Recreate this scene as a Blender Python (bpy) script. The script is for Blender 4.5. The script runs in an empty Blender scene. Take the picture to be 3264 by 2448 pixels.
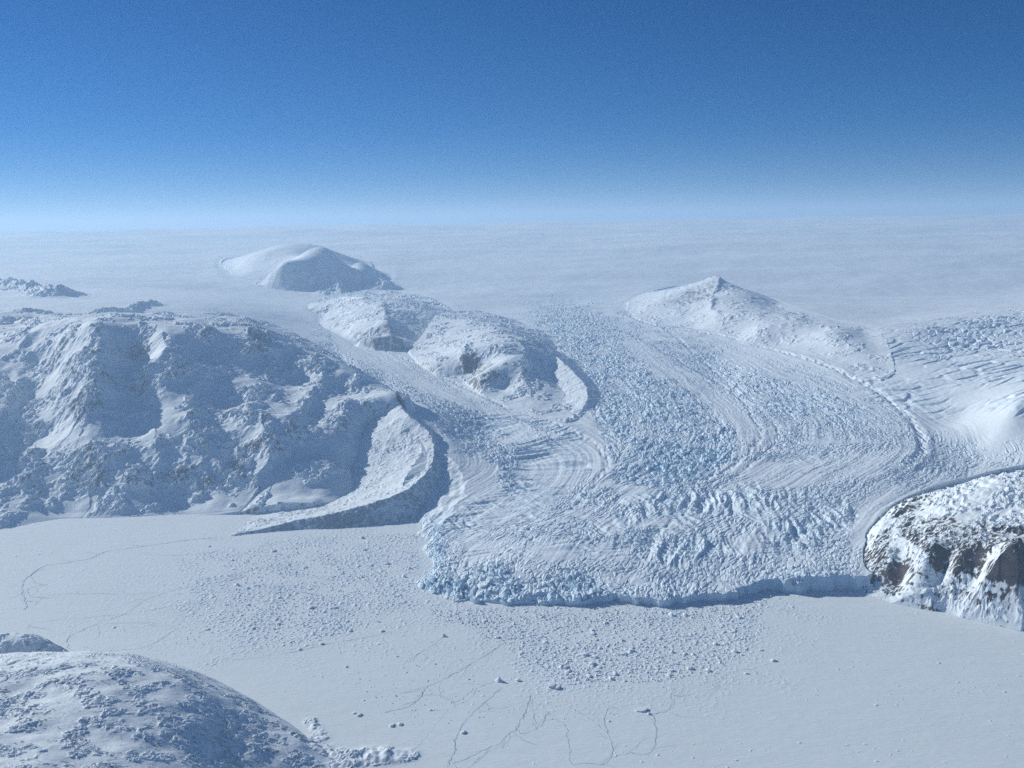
import bpy, bmesh, math, random, time
import numpy as np
from mathutils import Matrix, Vector, Euler
T0 = time.time()
F4 = np.float32
rng = np.random.RandomState(7)

# ------------------------------------------------------------------ camera
CAM_Z = 2500.0
FOC = 2944.0                       # focal length in photo pixels (3264 wide)
PITCH = math.radians(9.87)
ROLL = math.radians(1.0)
CP, SP = math.cos(PITCH), math.sin(PITCH)
CR, SR = math.cos(ROLL), math.sin(ROLL)


def ray(px, py):
    x = (px - 1632.0) / FOC
    y = -(py - 1224.0) / FOC
    x0 = x * CR + y * SR
    y0 = -x * SR + y * CR
    return x0, CP + y0 * SP, -SP + y0 * CP


def unproj(px, py, z=0.0):
    dx, dy, dz = ray(px, py)
    t = (z - CAM_Z) / dz
    return (dx * t, dy * t)


def project(X, Y, Z):
    """photo pixel of world points"""
    Zr = Z - CAM_Z
    d = Y * CP - Zr * SP
    u = Y * SP + Zr * CP
    x0 = X / d
    y0 = u / d
    x = x0 * CR - y0 * SR
    y = x0 * SR + y0 * CR
    return 1632.0 + FOC * x, 1224.0 - FOC * y


def zf(z):
    """working heights of the sketch below -> metres above the fjord"""
    return float(np.interp(z, [-100, 0, 700, 1000, 1250, 1440, 1560, 1650, 1700], [-100, 0, 770, 1130, 1490, 1740, 1910, 2064, 2100]))


def dep(px, py):
    dx, dy, dz = ray(px, py)
    return math.degrees(math.atan2(-dz, dy))


def zfar(px, py):
    """height of the inland ice where a line of sight meets it"""
    d = dep(px, py)
    D = np.interp(d, [.05, .62, 1.65, 2.9, 3.7, 5.5], [60000, 38000, 29000, 24000, 22000, 18000])
    return float(CAM_Z - D * math.tan(math.radians(d)))


# ------------------------------------------------------------------ noise
def _tables(seed):
    r = np.random.RandomState(seed)
    p = r.permutation(256).astype(np.int32)
    p = np.concatenate([p, p])
    a = r.rand(256) * 2 * np.pi
    return p, np.cos(a).astype(F4), np.sin(a).astype(F4)


_TAB = {}


def perlin(x, y, seed=0):
    if seed not in _TAB:
        _TAB[seed] = _tables(seed)
    p, gx, gy = _TAB[seed]
    xf = np.floor(x)
    yf = np.floor(y)
    xi = xf.astype(np.int32) & 255
    yi = yf.astype(np.int32) & 255
    fx = (x - xf).astype(F4)
    fy = (y - yf).astype(F4)
    x1 = (xi + 1) & 255
    y1 = (yi + 1) & 255
    u = fx * fx * fx * (fx * (fx * 6 - 15) + 10)
    v = fy * fy * fy * (fy * (fy * 6 - 15) + 10)
    pa = p[xi]
    pb = p[x1]
    h = p[pa + yi]
    n00 = gx[h] * fx + gy[h] * fy
    h = p[pb + yi]
    n10 = gx[h] * (fx - 1) + gy[h] * fy
    h = p[pa + y1]
    n01 = gx[h] * fx + gy[h] * (fy - 1)
    h = p[pb + y1]
    n11 = gx[h] * (fx - 1) + gy[h] * (fy - 1)
    a = n00 + u * (n10 - n00)
    b = n01 + u * (n11 - n01)
    return (a + v * (b - a)) * 1.5


def fbm(x, y, lam, octs, seed, gain=0.5, spacing=None, ridged=False):
    """noise of wavelength lam (m) and finer; octaves finer than the mesh fade out"""
    out = np.zeros(x.shape, F4)
    amp = 1.0
    for k in range(octs):
        l = lam / 2.03 ** k
        n = perlin(x / l + 17.3 * k, y / l - 9.1 * k, seed + k)
        if ridged:
            n = 1.0 - 2.4 * np.abs(n)
        w = amp
        if spacing is not None:
            w = amp * np.clip(l / (2.0 * spacing) - 0.4, 0, 1)
        out += (w * n).astype(F4)
        amp *= gain
    return out


def cells(x, y, seed):
    """nearest and second nearest cell distance, a random value per cell, and a tilt across the cell"""
    p, gx, gy = _tables(seed)
    r = np.random.RandomState(seed).rand(512).astype(F4)
    xi, yi = np.floor(x), np.floor(y)
    f1 = np.full(x.shape, 9, F4)
    f2 = np.full(x.shape, 9, F4)
    hid = np.zeros(x.shape, F4)
    tx = np.zeros(x.shape, F4)
    ty = np.zeros(x.shape, F4)
    for oy in (-1, 0, 1):
        for ox in (-1, 0, 1):
            cx, cy = xi + ox, yi + oy
            h = p[p[cx.astype(np.int32) & 255] + (cy.astype(np.int32) & 255)]
            dx = (x - cx - .5 - .42 * gx[h]).astype(F4)
            dy = (y - cy - .5 - .42 * gy[h]).astype(F4)
            d = np.sqrt(dx * dx + dy * dy)
            m = d < f1
            f2 = np.where(m, f1, np.minimum(f2, d))
            hid = np.where(m, r[h], hid)
            t = dx * (r[h + 250] * 2 - 1) + dy * (r[h + 128] * 2 - 1)
            tx = np.where(m, t, tx)
            f1 = np.where(m, d, f1)
    return f1, f2, hid, tx, ty


def sstep(a, b, x):
    t = np.clip((x - a) / (b - a), 0, 1)
    return t * t * (3 - 2 * t)


# ------------------------------------------------------------------ geometry tools
class TPS:
    """thin-plate surface through (pixel, pixel, elevation) points, in (X/Y, ln Y)"""

    def __init__(self, pts, world=(), lam=1e-6):
        uv, z = [], []
        for (a, b, h) in pts:
            X, Y = unproj(a, b, h)
            uv.append((X / Y, math.log(Y)))
            z.append(h)
        for (X, Y, h) in world:
            uv.append((X / Y, math.log(Y)))
            z.append(h)
        uv = np.array(uv)
        z = np.array(z, float)
        n = len(z)
        d2 = ((uv[:, None, :] - uv[None, :, :]) ** 2).sum(-1)
        K = 0.5 * d2 * np.log(d2 + 1e-12)
        K += lam * np.eye(n)
        P = np.hstack([np.ones((n, 1)), uv])
        A = np.zeros((n + 3, n + 3))
        A[:n, :n] = K
        A[:n, n:] = P
        A[n:, :n] = P.T
        w = np.linalg.lstsq(A, np.concatenate([z, np.zeros(3)]), rcond=None)[0]
        self.uv, self.w, self.c = uv, w[:n], w[n:]

    def __call__(self, X, Y):
        u = (X / Y).astype(np.float64).ravel()
        v = np.log(Y).astype(np.float64).ravel()
        o = np.empty(u.shape, F4)
        CH = 200000
        for s in range(0, len(u), CH):
            uu, vv = u[s:s + CH].astype(F4), v[s:s + CH].astype(F4)
            acc = (self.c[0] + self.c[1] * u[s:s + CH] + self.c[2] * v[s:s + CH])
            for (pu, pv), w in zip(self.uv, self.w):
                d2 = (uu - F4(pu)) ** 2 + (vv - F4(pv)) ** 2
                acc += (0.5 * w) * (d2 * np.log(d2 + F4(1e-12)))
            o[s:s + CH] = acc
        return o.reshape(X.shape)


def px_poly(pts, z=0.0):
    return np.array([unproj(p[0], p[1], p[2] if len(p) > 2 else z) for p in pts])


def inside(X, Y, P):
    r = np.zeros(X.shape, bool)
    n = len(P)
    for i in range(n):
        x1, y1 = P[i]
        x2, y2 = P[(i + 1) % n]
        if y1 == y2:
            continue
        c = ((y1 > Y) != (y2 > Y))
        r ^= c & (X < (x2 - x1) * (Y - y1) / (y2 - y1) + x1)
    return r


def line_dist(X, Y, L, vals=None):
    """distance to polyline L, signed side (+ = right of travel), interpolated vals"""
    best = np.full(X.shape, 1e12, F4)
    side = np.zeros(X.shape, F4)
    val = np.zeros(X.shape, F4)
    for i in range(len(L) - 1):
        ax, ay = L[i]
        bx, by = L[i + 1]
        ex, ey = bx - ax, by - ay
        l2 = ex * ex + ey * ey + 1e-9
        t = np.clip(((X - ax) * ex + (Y - ay) * ey) / l2, 0, 1)
        qx = X - (ax + t * ex)
        qy = Y - (ay + t * ey)
        d = qx * qx + qy * qy
        m = d < best
        best = np.where(m, d, best).astype(F4)
        side = np.where(m, np.sign(ey * qx - ex * qy), side).astype(F4)
        if vals is not None:
            val = np.where(m, vals[i] + t * (vals[i + 1] - vals[i]), val).astype(F4)
    return np.sqrt(best), side, val


def poly_sd(X, Y, P):
    d, _, _ = line_dist(X, Y, list(P) + [P[0]])
    return np.where(inside(X, Y, P), d, -d)


def bbox(X, Y, P, m):
    P = np.asarray(P)
    return (X > P[:, 0].min() - m) & (X < P[:, 0].max() + m) & (Y > P[:, 1].min() - m) & (Y < P[:, 1].max() + m)


def smooth_line(pts, n=6):
    """Catmull-Rom through points of any dimension"""
    p = np.array(pts, float)
    p = np.vstack([2 * p[0] - p[1], p, 2 * p[-1] - p[-2]])
    out = []
    for i in range(1, len(p) - 2):
        for k in range(n):
            t = k / n
            out.append(0.5 * ((2 * p[i]) + (-p[i - 1] + p[i + 1]) * t + (2 * p[i - 1] - 5 * p[i] + 4 * p[i + 1] - p[i + 2]) * t * t
                              + (-p[i - 1] + 3 * p[i] - 3 * p[i + 1] + p[i + 2]) * t ** 3))
    out.append(p[-2])
    return np.array(out)


# ------------------------------------------------------------------ the lie of the land (photo pixel x, y, metres above the fjord)
ICE_PTS = [
    (1400, 1700, 45), (1385, 1790, 38), (1375, 1860, 38), (1450, 1600, 115), (1500, 1860, 50), (1600, 1800, 72), (1800, 1880, 48), (2100, 1895, 50), (2400, 1862, 62),
    (2560, 1835, 92), (2700, 1840, 90), (1700, 1700, 105), (2000, 1700, 130), (2400, 1700, 140), (2700, 1650, 150), (2000, 1600, 170),
    (1600, 1500, 205), (1900, 1500, 215), (2300, 1500, 230), (2600, 1450, 260), (2900, 1450, 285), (3200, 1420, 300),
    (1480, 1400, 270), (1500, 1350, 300), (1750, 1350, 300), (2000, 1350, 310), (2300, 1350, 325), (2600, 1300, 350), (2900, 1350, 325),
    (1300, 1220, 420), (1500, 1270, 365), (1900, 1200, 430), (2200, 1200, 435), (2500, 1200, 440), (2700, 1240, 420),
    (1100, 1120, 560), (1250, 1160, 500), (1800, 1080, 570), (2100, 1080, 590), (2400, 1110, 560),
    (1000, 1040, 680), (1700, 1000, 710), (2000, 1000, 720), (2200, 1020, 690), (950, 980, 800), (1500, 950, 830), (1900, 930, 870), (2150, 930, 890),
    (2900, 1060, 790), (3250, 1000, 890), (3100, 1100, 710), (3000, 1200, 550), (3220, 1200, 620), (2900, 1285, 390), (3240, 1300, 555), (3150, 1262, 510), (3060, 1330, 355), (3130, 1400, 300), (3264, 1430, 305), (3264, 1360, 430),
    (2450, 930, 930), (2750, 940, 930), (3200, 930, 960),
    (0, 960, 1150), (0, 900, 1190), (300, 930, 1120), (600, 960, 1060), (800, 990, 920), (0, 1000, 1120), (500, 880, 1160), (0, 830, 1310), (400, 820, 1290),
    (800, 900, 1040), (1250, 900, 940), (1300, 870, 1000), (1600, 880, 960), (2000, 870, 990), (2600, 850, 1060), (3200, 850, 1080),
    (600, 790, 1300), (1300, 810, 1210), (1900, 800, 1210), (2500, 795, 1230), (3200, 790, 1240),
    (0, 775, 1460), (700, 760, 1440), (1500, 750, 1440), (2300, 740, 1440), (3200, 730, 1440),
    (250, 741, 1560),
    (-500, 1000, 1130), (-500, 850, 1260), (3700, 1000, 900), (3700, 850, 1080), (3700, 1300, 500), (3700, 1600, 350),
    (0, 1200, 1000), (600, 1200, 800), (1000, 1300, 500), (-500, 1300, 900),
    (1365, 1318, 425), (1405, 1350, 375), (1440, 1400, 320), (1455, 1450, 275), (1455, 1500, 222), (1425, 1560, 155),
]
ICE_PTS = [(a, b, zfar(a, b)) if h >= 855 and b < 995 and not (a < 1000 and b >= 880) else (a, b, zf(h)) for a, b, h in ICE_PTS]
ICE_PTS += [(2345, 950, 1030), (2430, 962, 1005), (2510, 985, 965), (2590, 1008, 930), (2690, 1034, 895), (2770, 1066, 835), (2560, 960, 985), (2680, 985, 960), (2800, 1015, 900)]
ICE_WORLD = [(x * 60000, 60000, 2425) for x in (-1.0, -.55, -.2, .1, .4, .7, 1.0)] + \
            [(x * 112000, 112000, 300) for x in (-1.0, -.4, .2, .8)]
ICE = TPS(ICE_PTS, ICE_WORLD)

FRONT = [(1335, 1648), (1345, 1690), (1362, 1735), (1350, 1765), (1385, 1790), (1370, 1825), (1338, 1855), (1362, 1885), (1405, 1900), (1440, 1912),
         (1500, 1914), (1545, 1922), (1620, 1930), (1700, 1932), (1765, 1925), (1850, 1931), (1930, 1920), (2000, 1924), (2090, 1930), (2190, 1924),
         (2280, 1918), (2370, 1902), (2400, 1890), (2440, 1884), (2560, 1886), (2640, 1882), (2730, 1886), (2800, 1880)]
FRONT_XY = smooth_line(px_poly(FRONT), 3)
LAND_POLY = np.vstack([px_poly([(-1500, 1250, 800), (0, 1180, 850), (900, 1200, 700), (1268, 1300, 480), (1345, 1400, 340), (1345, 1480, 240), (1305, 1540, 160), (1265, 1600, 90)]), FRONT_XY,
                       px_poly([(3000, 1900), (3300, 1900), (4200, 1900)]), [(150000, 9000), (150000, 150000), (-150000, 150000), (-150000, 9000)]])

# (name, points, footprint polygon)
M1_PTS = [(0, 1690, -4), (200, 1655, -4), (400, 1650, -4), (640, 1642, -4), (-400, 1740, -4),
          (0, 1640, 60), (250, 1615, 55), (500, 1600, 60), (700, 1600, 50), (850, 1600, 70), (1000, 1590, 80), (1000, 1568, 95), (1130, 1500, 130), (1205, 1400, 250),
          (0, 1560, 165), (300, 1550, 150), (550, 1540, 150), (750, 1540, 140), (900, 1530, 160), (1050, 1500, 190),
          (0, 1490, 260), (200, 1490, 250), (400, 1480, 290), (600, 1470, 290), (800, 1480, 240), (950, 1440, 290), (1100, 1420, 310),
          (0, 1380, 440), (150, 1390, 400), (300, 1350, 540), (430, 1380, 440), (560, 1340, 540), (720, 1370, 450), (850, 1340, 520), (1000, 1330, 470), (1150, 1340, 440),
          (0, 1280, 640), (150, 1270, 640), (300, 1230, 790), (420, 1270, 650), (520, 1230, 770), (660, 1260, 660), (800, 1230, 720), (950, 1230, 650), (1120, 1250, 590), (1210, 1300, 520),
          (0, 1180, 830), (150, 1170, 850), (280, 1140, 990), (420, 1160, 870), (520, 1130, 990), (650, 1150, 890), (780, 1120, 950), (930, 1140, 840), (1060, 1210, 700), (1180, 1262, 610),
          (0, 1060, 1080), (150, 1050, 1130), (330, 1042, 1190), (450, 1070, 1090), (520, 1065, 1110), (640, 1040, 1130), (730, 1045, 1100), (800, 1052, 1080), (900, 1090, 970), (1000, 1132, 860), (1080, 1190, 740),
          (1200, 1248, 620), (1268, 1282, 560), (-400, 1100, 1150), (-400, 1400, 500),
          (0, 1020, 1130), (300, 1012, 1130), (640, 1012, 1040), (800, 1020, 960), (920, 1060, 800), (1020, 1105, 690), (1110, 1165, 580), (1220, 1222, 480), (1300, 1270, 430), (1330, 1340, 380)]
M1_POLY = [(-500, 1745, 0), (0, 1690, 0), (200, 1656, 0), (400, 1652, 0), (640, 1642, 0), (760, 1640, 0), (1000, 1620, 40), (1200, 1540, 130), (1290, 1440, 260), (1330, 1350, 380), (1310, 1268, 420),
           (1220, 1215, 480), (1110, 1160, 570), (1020, 1100, 680), (920, 1055, 790), (800, 1012, 950), (640, 1000, 1040), (300, 1000, 1120), (-500, 1010, 1130)]

NUN_A_PTS = [(1000, 1010, 700), (1080, 1068, 600), (1150, 1105, 530), (1240, 1125, 490), (1330, 1100, 540), (1400, 1060, 610), (1450, 1020, 680),
             (1010, 985, 800), (1060, 968, 880), (1110, 958, 930), (1170, 952, 950), (1240, 960, 920), (1310, 978, 880), (1390, 1000, 800),
             (1060, 1020, 740), (1150, 1030, 770), (1230, 1035, 790), (1300, 1040, 720), (1180, 1075, 690), (1240, 1075, 700), (1290, 1070, 640), (1200, 1100, 560),
             (1000, 960, 790), (1150, 925, 850), (1300, 950, 810), (1430, 985, 720)]
NUN_A_POLY = [(970, 1000, 730), (1050, 1055, 630), (1140, 1110, 540), (1240, 1132, 490), (1340, 1112, 520), (1420, 1070, 600), (1480, 1010, 690), (1440, 975, 730), (1300, 935, 840), (1150, 915, 880), (1010, 945, 830)]

NUN_B_PTS = [(1320, 1140, 505), (1400, 1200, 425), (1480, 1222, 395), (1560, 1270, 355), (1640, 1300, 335), (1720, 1325, 315), (1800, 1345, 300), (1870, 1335, 300), (1910, 1280, 360),
             (1350, 1075, 640), (1420, 1060, 700), (1500, 1025, 800), (1570, 1055, 780), (1630, 1080, 765), (1700, 1085, 720), (1755, 1122, 540),
             (1400, 1110, 600), (1470, 1110, 690), (1480, 1150, 590), (1495, 1190, 450), (1560, 1110, 730), (1560, 1190, 560), (1620, 1150, 660), (1700, 1150, 610), (1600, 1230, 430), (1700, 1230, 450), (1720, 1290, 350),
             (1780, 1210, 420), (1790, 1290, 340), (1850, 1260, 365),
             (1500, 1000, 760), (1650, 1040, 640), (1790, 1085, 530), (1900, 1185, 395)]
NUN_B_POLY = [(1300, 1120, 520), (1330, 1160, 480), (1400, 1205, 420), (1480, 1228, 390), (1560, 1276, 350), (1640, 1308, 330), (1720, 1335, 310), (1800, 1360, 295), (1880, 1345, 300), (1930, 1270, 370),
              (1890, 1180, 440), (1790, 1070, 570), (1650, 1020, 660), (1500, 985, 760), (1400, 1020, 690)]

DOME_PTS = [(740, 905, 1000), (800, 922, 930), (880, 935, 890), (1000, 935, 880), (1100, 930, 880), (1230, 912, 915),
            (720, 875, 1110), (760, 850, 1250), (800, 820, 1430), (850, 795, 1560), (930, 775, 1650), (1000, 785, 1600), (1060, 815, 1470), (1130, 845, 1280), (1200, 870, 1110), (1235, 884, 1000),
            (900, 850, 1330), (1000, 868, 1220), (810, 885, 1100), (870, 895, 1060), (1090, 890, 1040),
            (740, 835, 1180), (850, 772, 1400), (930, 755, 1430), (1010, 765, 1420), (1080, 795, 1320), (1160, 830, 1180), (1260, 870, 1000)]
DOME_POLY = [(690, 890, 1080), (740, 912, 990), (800, 930, 920), (880, 945, 880), (1000, 945, 870), (1100, 940, 870), (1240, 918, 900), (1290, 868, 1000), (1180, 825, 1170), (1090, 790, 1310), (1010, 760, 1420), (930, 750, 1430), (840, 765, 1410), (720, 835, 1190)]

NUN_R_PTS = [(2000, 1000, 700), (2080, 1030, 650), (2200, 1055, 620), (2320, 1080, 590), (2450, 1115, 545), (2560, 1150, 490), (2680, 1195, 450), (2780, 1240, 410),
             (2050, 982, 790), (2100, 952, 890), (2170, 922, 1025), (2240, 897, 1115), (2280, 884, 1165), (2300, 905, 1105), (2290, 945, 995), (2310, 970, 920), (2380, 980, 900), (2470, 1010, 840), (2540, 1035, 800), (2640, 1065, 770), (2740, 1112, 670), (2805, 1165, 555),
             (2150, 990, 800), (2230, 960, 900), (2200, 1020, 720), (2300, 1020, 780), (2300, 1055, 670), (2420, 1060, 720), (2550, 1090, 660), (2660, 1130, 600),
             (2100, 930, 850), (2290, 862, 930), (2350, 940, 890), (2480, 985, 850), (2650, 1035, 800), (2800, 1090, 680), (2880, 1180, 480), (2910, 1130, 500), (2930, 1200, 420)]
NUN_R_POLY = [(1960, 990, 730), (2080, 1036, 645), (2200, 1062, 612), (2320, 1088, 580), (2450, 1124, 535), (2560, 1160, 480), (2680, 1206, 440), (2790, 1255, 400), (2950, 1215, 480), (2920, 1085, 680), (2650, 1025, 810), (2480, 970, 870), (2360, 920, 920), (2300, 855, 950), (2100, 915, 880)]

CRAG_PTS = [(2705, 1862, -4), (2740, 1890, -4), (2800, 1912, -4), (3000, 1952, -4), (3264, 2012, -4), (3450, 2060, -4),
            (2740, 1770, 70), (2765, 1715, 120), (2810, 1672, 190), (2860, 1622, 270), (2940, 1585, 350), (3050, 1553, 440), (3150, 1522, 520), (3264, 1500, 590), (3450, 1480, 660),
            (2790, 1880, 25), (2860, 1890, 40), (2960, 1915, 50), (3100, 1930, 80), (3264, 1945, 100), (2800, 1830, 90), (2770, 1790, 110), (2880, 1840, 100), (2900, 1790, 190), (2830, 1740, 190),
            (3000, 1840, 150), (3100, 1850, 180), (3264, 1870, 200), (2960, 1770, 260), (3050, 1790, 260), (3150, 1800, 290), (3264, 1815, 300), (3000, 1690, 320), (3120, 1710, 350), (3264, 1730, 375),
            (2900, 1680, 265), (2890, 1640, 285), (3000, 1620, 385), (3150, 1610, 450), (3264, 1600, 490), (3450, 1800, 320), (3450, 1600, 560)]
CRAG_POLY = [(2690, 1855, 0), (2735, 1893, 0), (2800, 1915, 0), (3000, 1955, 0), (3264, 2015, 0), (3500, 2075, 0), (3500, 1400, 330), (3264, 1430, 310), (3050, 1475, 280), (2890, 1515, 240), (2755, 1620, 150), (2690, 1700, 90)]

FORE_PTS = [(0, 2140, 384), (100, 2125, 376), (200, 2112, 360), (300, 2108, 344), (400, 2110, 320), (480, 2120, 296), (560, 2142, 248), (640, 2180, 200), (700, 2207, 164), (750, 2232, 136), (860, 2290, 76), (930, 2340, 40), (1000, 2390, 19), (1050, 2432, 6), (1085, 2470, 0),
            (100, 2200, 400), (300, 2180, 372), (500, 2220, 308), (0, 2300, 448), (300, 2300, 404), (550, 2300, 300), (700, 2330, 200), (820, 2370, 112), (0, 2448, 496), (300, 2448, 424), (500, 2448, 344), (640, 2448, 252), (800, 2448, 136), (920, 2448, 60), (0, 2700, 576), (500, 2700, 456), (900, 2700, 120), (1100, 2700, -16),
            (-300, 2150, 432), (-300, 2450, 560), (-900, 2200, 448), (-900, 2600, 640), (200, 3200, 680), (900, 3200, 200),
            (-300, 2090, 48), (0, 2080, 48), (200, 2080, 48), (400, 2082, -8), (600, 2130, -8), (760, 2205, -8), (900, 2290, -8), (1000, 2365, -8), (1090, 2440, -8)]
FORE_POLY = [(-1600, 2060, 0), (0, 2070, 0), (200, 2070, 0), (400, 2075, 0), (600, 2122, 0), (770, 2198, 0), (900, 2278, 0), (1010, 2360, 0), (1095, 2440, 0), (1140, 2560, 0), (1200, 2900, 0), (1300, 3700, 0), (-1600, 3700, 0)]

KNOB_PTS = [(-200, 2052, 133), (0, 2056, 112), (60, 2054, 112), (120, 2062, 98), (170, 2074, 70), (205, 2092, 38), (232, 2112, 3), (0, 2100, 63), (100, 2110, 42), (180, 2120, 14), (0, 2150, 21), (150, 2150, 0),
            (0, 2036, -6), (120, 2042, -6), (200, 2068, -6), (250, 2108, -6), (-200, 2036, -6)]
KNOB_POLY = [(-300, 2034, 0), (0, 2034, 0), (120, 2038, 0), (205, 2064, 0), (258, 2108, 0), (230, 2160, 0), (-300, 2200, 0)]

# layer id -> (object name, label, category)
(L_SEA, L_GLACIER, L_SHEET, L_M1, L_MORAINE, L_NUN_A, L_NUN_B, L_DOME, L_NUN_R, L_CRAG, L_FORE, L_KNOB, L_LEDGE, L_MEDIAL, L_ICEFALL) = range(15)
MOUNTS = [(L_M1, M1_PTS, M1_POLY), (L_NUN_A, NUN_A_PTS, NUN_A_POLY), (L_NUN_B, NUN_B_PTS, NUN_B_POLY), (L_DOME, DOME_PTS, DOME_POLY),
          (L_NUN_R, NUN_R_PTS, NUN_R_POLY), (L_CRAG, CRAG_PTS, CRAG_POLY), (L_FORE, FORE_PTS, FORE_POLY), (L_KNOB, KNOB_PTS, KNOB_POLY)]
CRAG_CREST = [(2740, 1770, 70), (2765, 1715, 120), (2810, 1672, 190), (2860, 1622, 270), (2940, 1585, 350), (3050, 1553, 440), (3150, 1522, 520), (3264, 1500, 590), (3450, 1480, 660)]
CRAG_BACK = []
for a, b, h in CRAG_CREST:
    x_, y_ = unproj(a, b, zf(h))
    for dy_, f_ in ((170, .86), (420, .62), (900, .42)):
        CRAG_BACK.append((x_ * (y_ + dy_) / y_, y_ + dy_, zf(h) * f_))
MT = {i: (TPS([(a, b, zf(h)) for a, b, h in p], CRAG_BACK if i == L_CRAG else ()), px_poly([(a, b, zf(h)) for a, b, h in q])) for i, p, q in MOUNTS}

# crested snow ridges: (layer, [(px, py, crest z)], slope left of travel, slope right of travel)
CRESTS = [
    (L_MORAINE, [(1262, 1276, 548), (1280, 1298, 530), (1304, 1325, 500), (1345, 1355, 445), (1375, 1395, 385), (1384, 1440, 320), (1370, 1490, 258), (1325, 1540, 200), (1260, 1577, 160), (1180, 1606, 125), (1060, 1637, 86), (950, 1657, 56), (850, 1682, 26), (735, 1706, 2), (690, 1712, -8)], .85, [.30, .34, .34, .32, .30, .28, .26, .22, .18, .12, .08, .06, .05, .04, .04]),
    (L_MEDIAL, [(1722, 1096, 640), (1770, 1132, 595), (1822, 1180, 528), (1862, 1224, 468), (1874, 1264, 420), (1856, 1302, 360)], .45, [.22] * 6),
]
CREST_XY = []
for lid, pts, sl, sr in CRESTS:
    w = [(*unproj(a, b, zf(h)), zf(h)) for a, b, h in pts]
    w = smooth_line([(*a, b) for a, b in zip(w, sr)], 5)
    CREST_XY.append((lid, w[:, :2], w[:, 2], sl, w[:, 3]))

# rock outcrops standing through snow: (pixel line on base z, height, half width)
LEDGES = [
    ([(0, 905, 1190), (60, 925, 1160), (110, 930, 1150), (160, 950, 1120), (205, 952, 1110)], 110, 330),
    ([(80, 1012, 1100), (160, 1005, 1110), (240, 1000, 1110), (300, 1006, 1095)], 45, 110),
    ([(320, 990, 1100), (400, 985, 1100), (440, 972, 1095), (488, 965, 1090)], 55, 130),
    ([(1060, 935, 890), (1120, 922, 900), (1190, 918, 905), (1225, 924, 900)], 110, 260),
    ([(0, 1028, 1120), (60, 1020, 1120), (120, 1040, 1120)], 35, 80),
    ([(960, 2365, 0), (1040, 2398, 0), (1110, 2412, 0), (1170, 2404, 0), (1230, 2400, 0)], 15, 45),
    ([(1080, 2440, 0), (1180, 2430, 0), (1300, 2408, 0)], 13, 42),
    ([(990, 2300, 0), (1010, 2330, 0), (1030, 2350, 0)], 8, 28),
]
LEDGE_XY = []
for pts, h, wd in LEDGES:
    w = smooth_line([unproj(a, b, zf(z)) for a, b, z in pts], 4)
    LEDGE_XY.append((w, h, wd))

# spurs and gullies on the big mountain: crest pixel line with elevation, height, width left/right (m)
SPURS = [
    (L_M1, [(330, 1055, 1180), (335, 1110, 1060), (318, 1170, 930), (322, 1240, 780)], 115, 330, 110),
    (L_M1, [(520, 1070, 1110), (535, 1120, 1010), (480, 1180, 880), (400, 1260, 690), (330, 1320, 560)], 80, 300, 110),
    (L_M1, [(640, 1045, 1120), (700, 1090, 1020), (820, 1110, 970), (920, 1135, 850)], 70, 160, 160),
    (L_M1, [(660, 1190, 810), (620, 1260, 690), (600, 1330, 560)], 70, 260, 110),
    (L_M1, [(1040, 1200, 720), (960, 1290, 590), (900, 1370, 460), (880, 1440, 330)], 80, 260, 120),
    (L_M1, [(500, 1395, 430), (510, 1450, 330), (490, 1520, 210)], 60, 180, 70),
    (L_M1, [(620, 1400, 430), (700, 1440, 340), (690, 1500, 220)], 60, 180, 70),
    (L_M1, [(850, 1390, 420), (865, 1450, 310), (830, 1520, 190)], 75, 220, 80),
    (L_M1, [(280, 1430, 350), (330, 1480, 280), (300, 1560, 150)], 45, 160, 70),
    (L_M1, [(110, 1440, 340), (90, 1510, 230)], 50, 160, 80),
    (L_M1, [(80, 1080, 1060), (60, 1180, 850), (10, 1290, 640)], 70, 300, 130),
    (L_NUN_R, [(2295, 895, 1080), (2290, 930, 1000), (2265, 970, 910), (2290, 1000, 830)], 50, 180, 60),
    (L_NUN_A, [(1215, 975, 900), (1230, 1020, 800), (1240, 1060, 720)], 60, 160, 90),
    (L_NUN_B, [(1490, 1100, 720), (1475, 1150, 590), (1500, 1185, 480)], 40, 110, 70),
    (L_NUN_B, [(1640, 1090, 750), (1680, 1160, 600), (1660, 1240, 430)], 40, 150, 80),
    (L_CRAG, [(2880, 1590, 370), (2810, 1690, 210), (2800, 1760, 150), (2830, 1840, 70)], 40, 70, 70),
    (L_FORE, [(560, 2150, 250), (640, 2260, 250), (690, 2400, 225)], 10, 150, 100),
]
SPUR_XY = []
for lid, pts, h, wl, wr in SPURS:
    SPUR_XY.append((lid, smooth_line([unproj(a, b, zf(z)) for a, b, z in pts], 4), h, wl, wr))


SOFT = {L_DOME: 150, L_NUN_A: 55, L_NUN_B: 40, L_NUN_R: 80}
SINK = {L_M1: .9, L_DOME: .1, L_NUN_R: .25}


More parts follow.
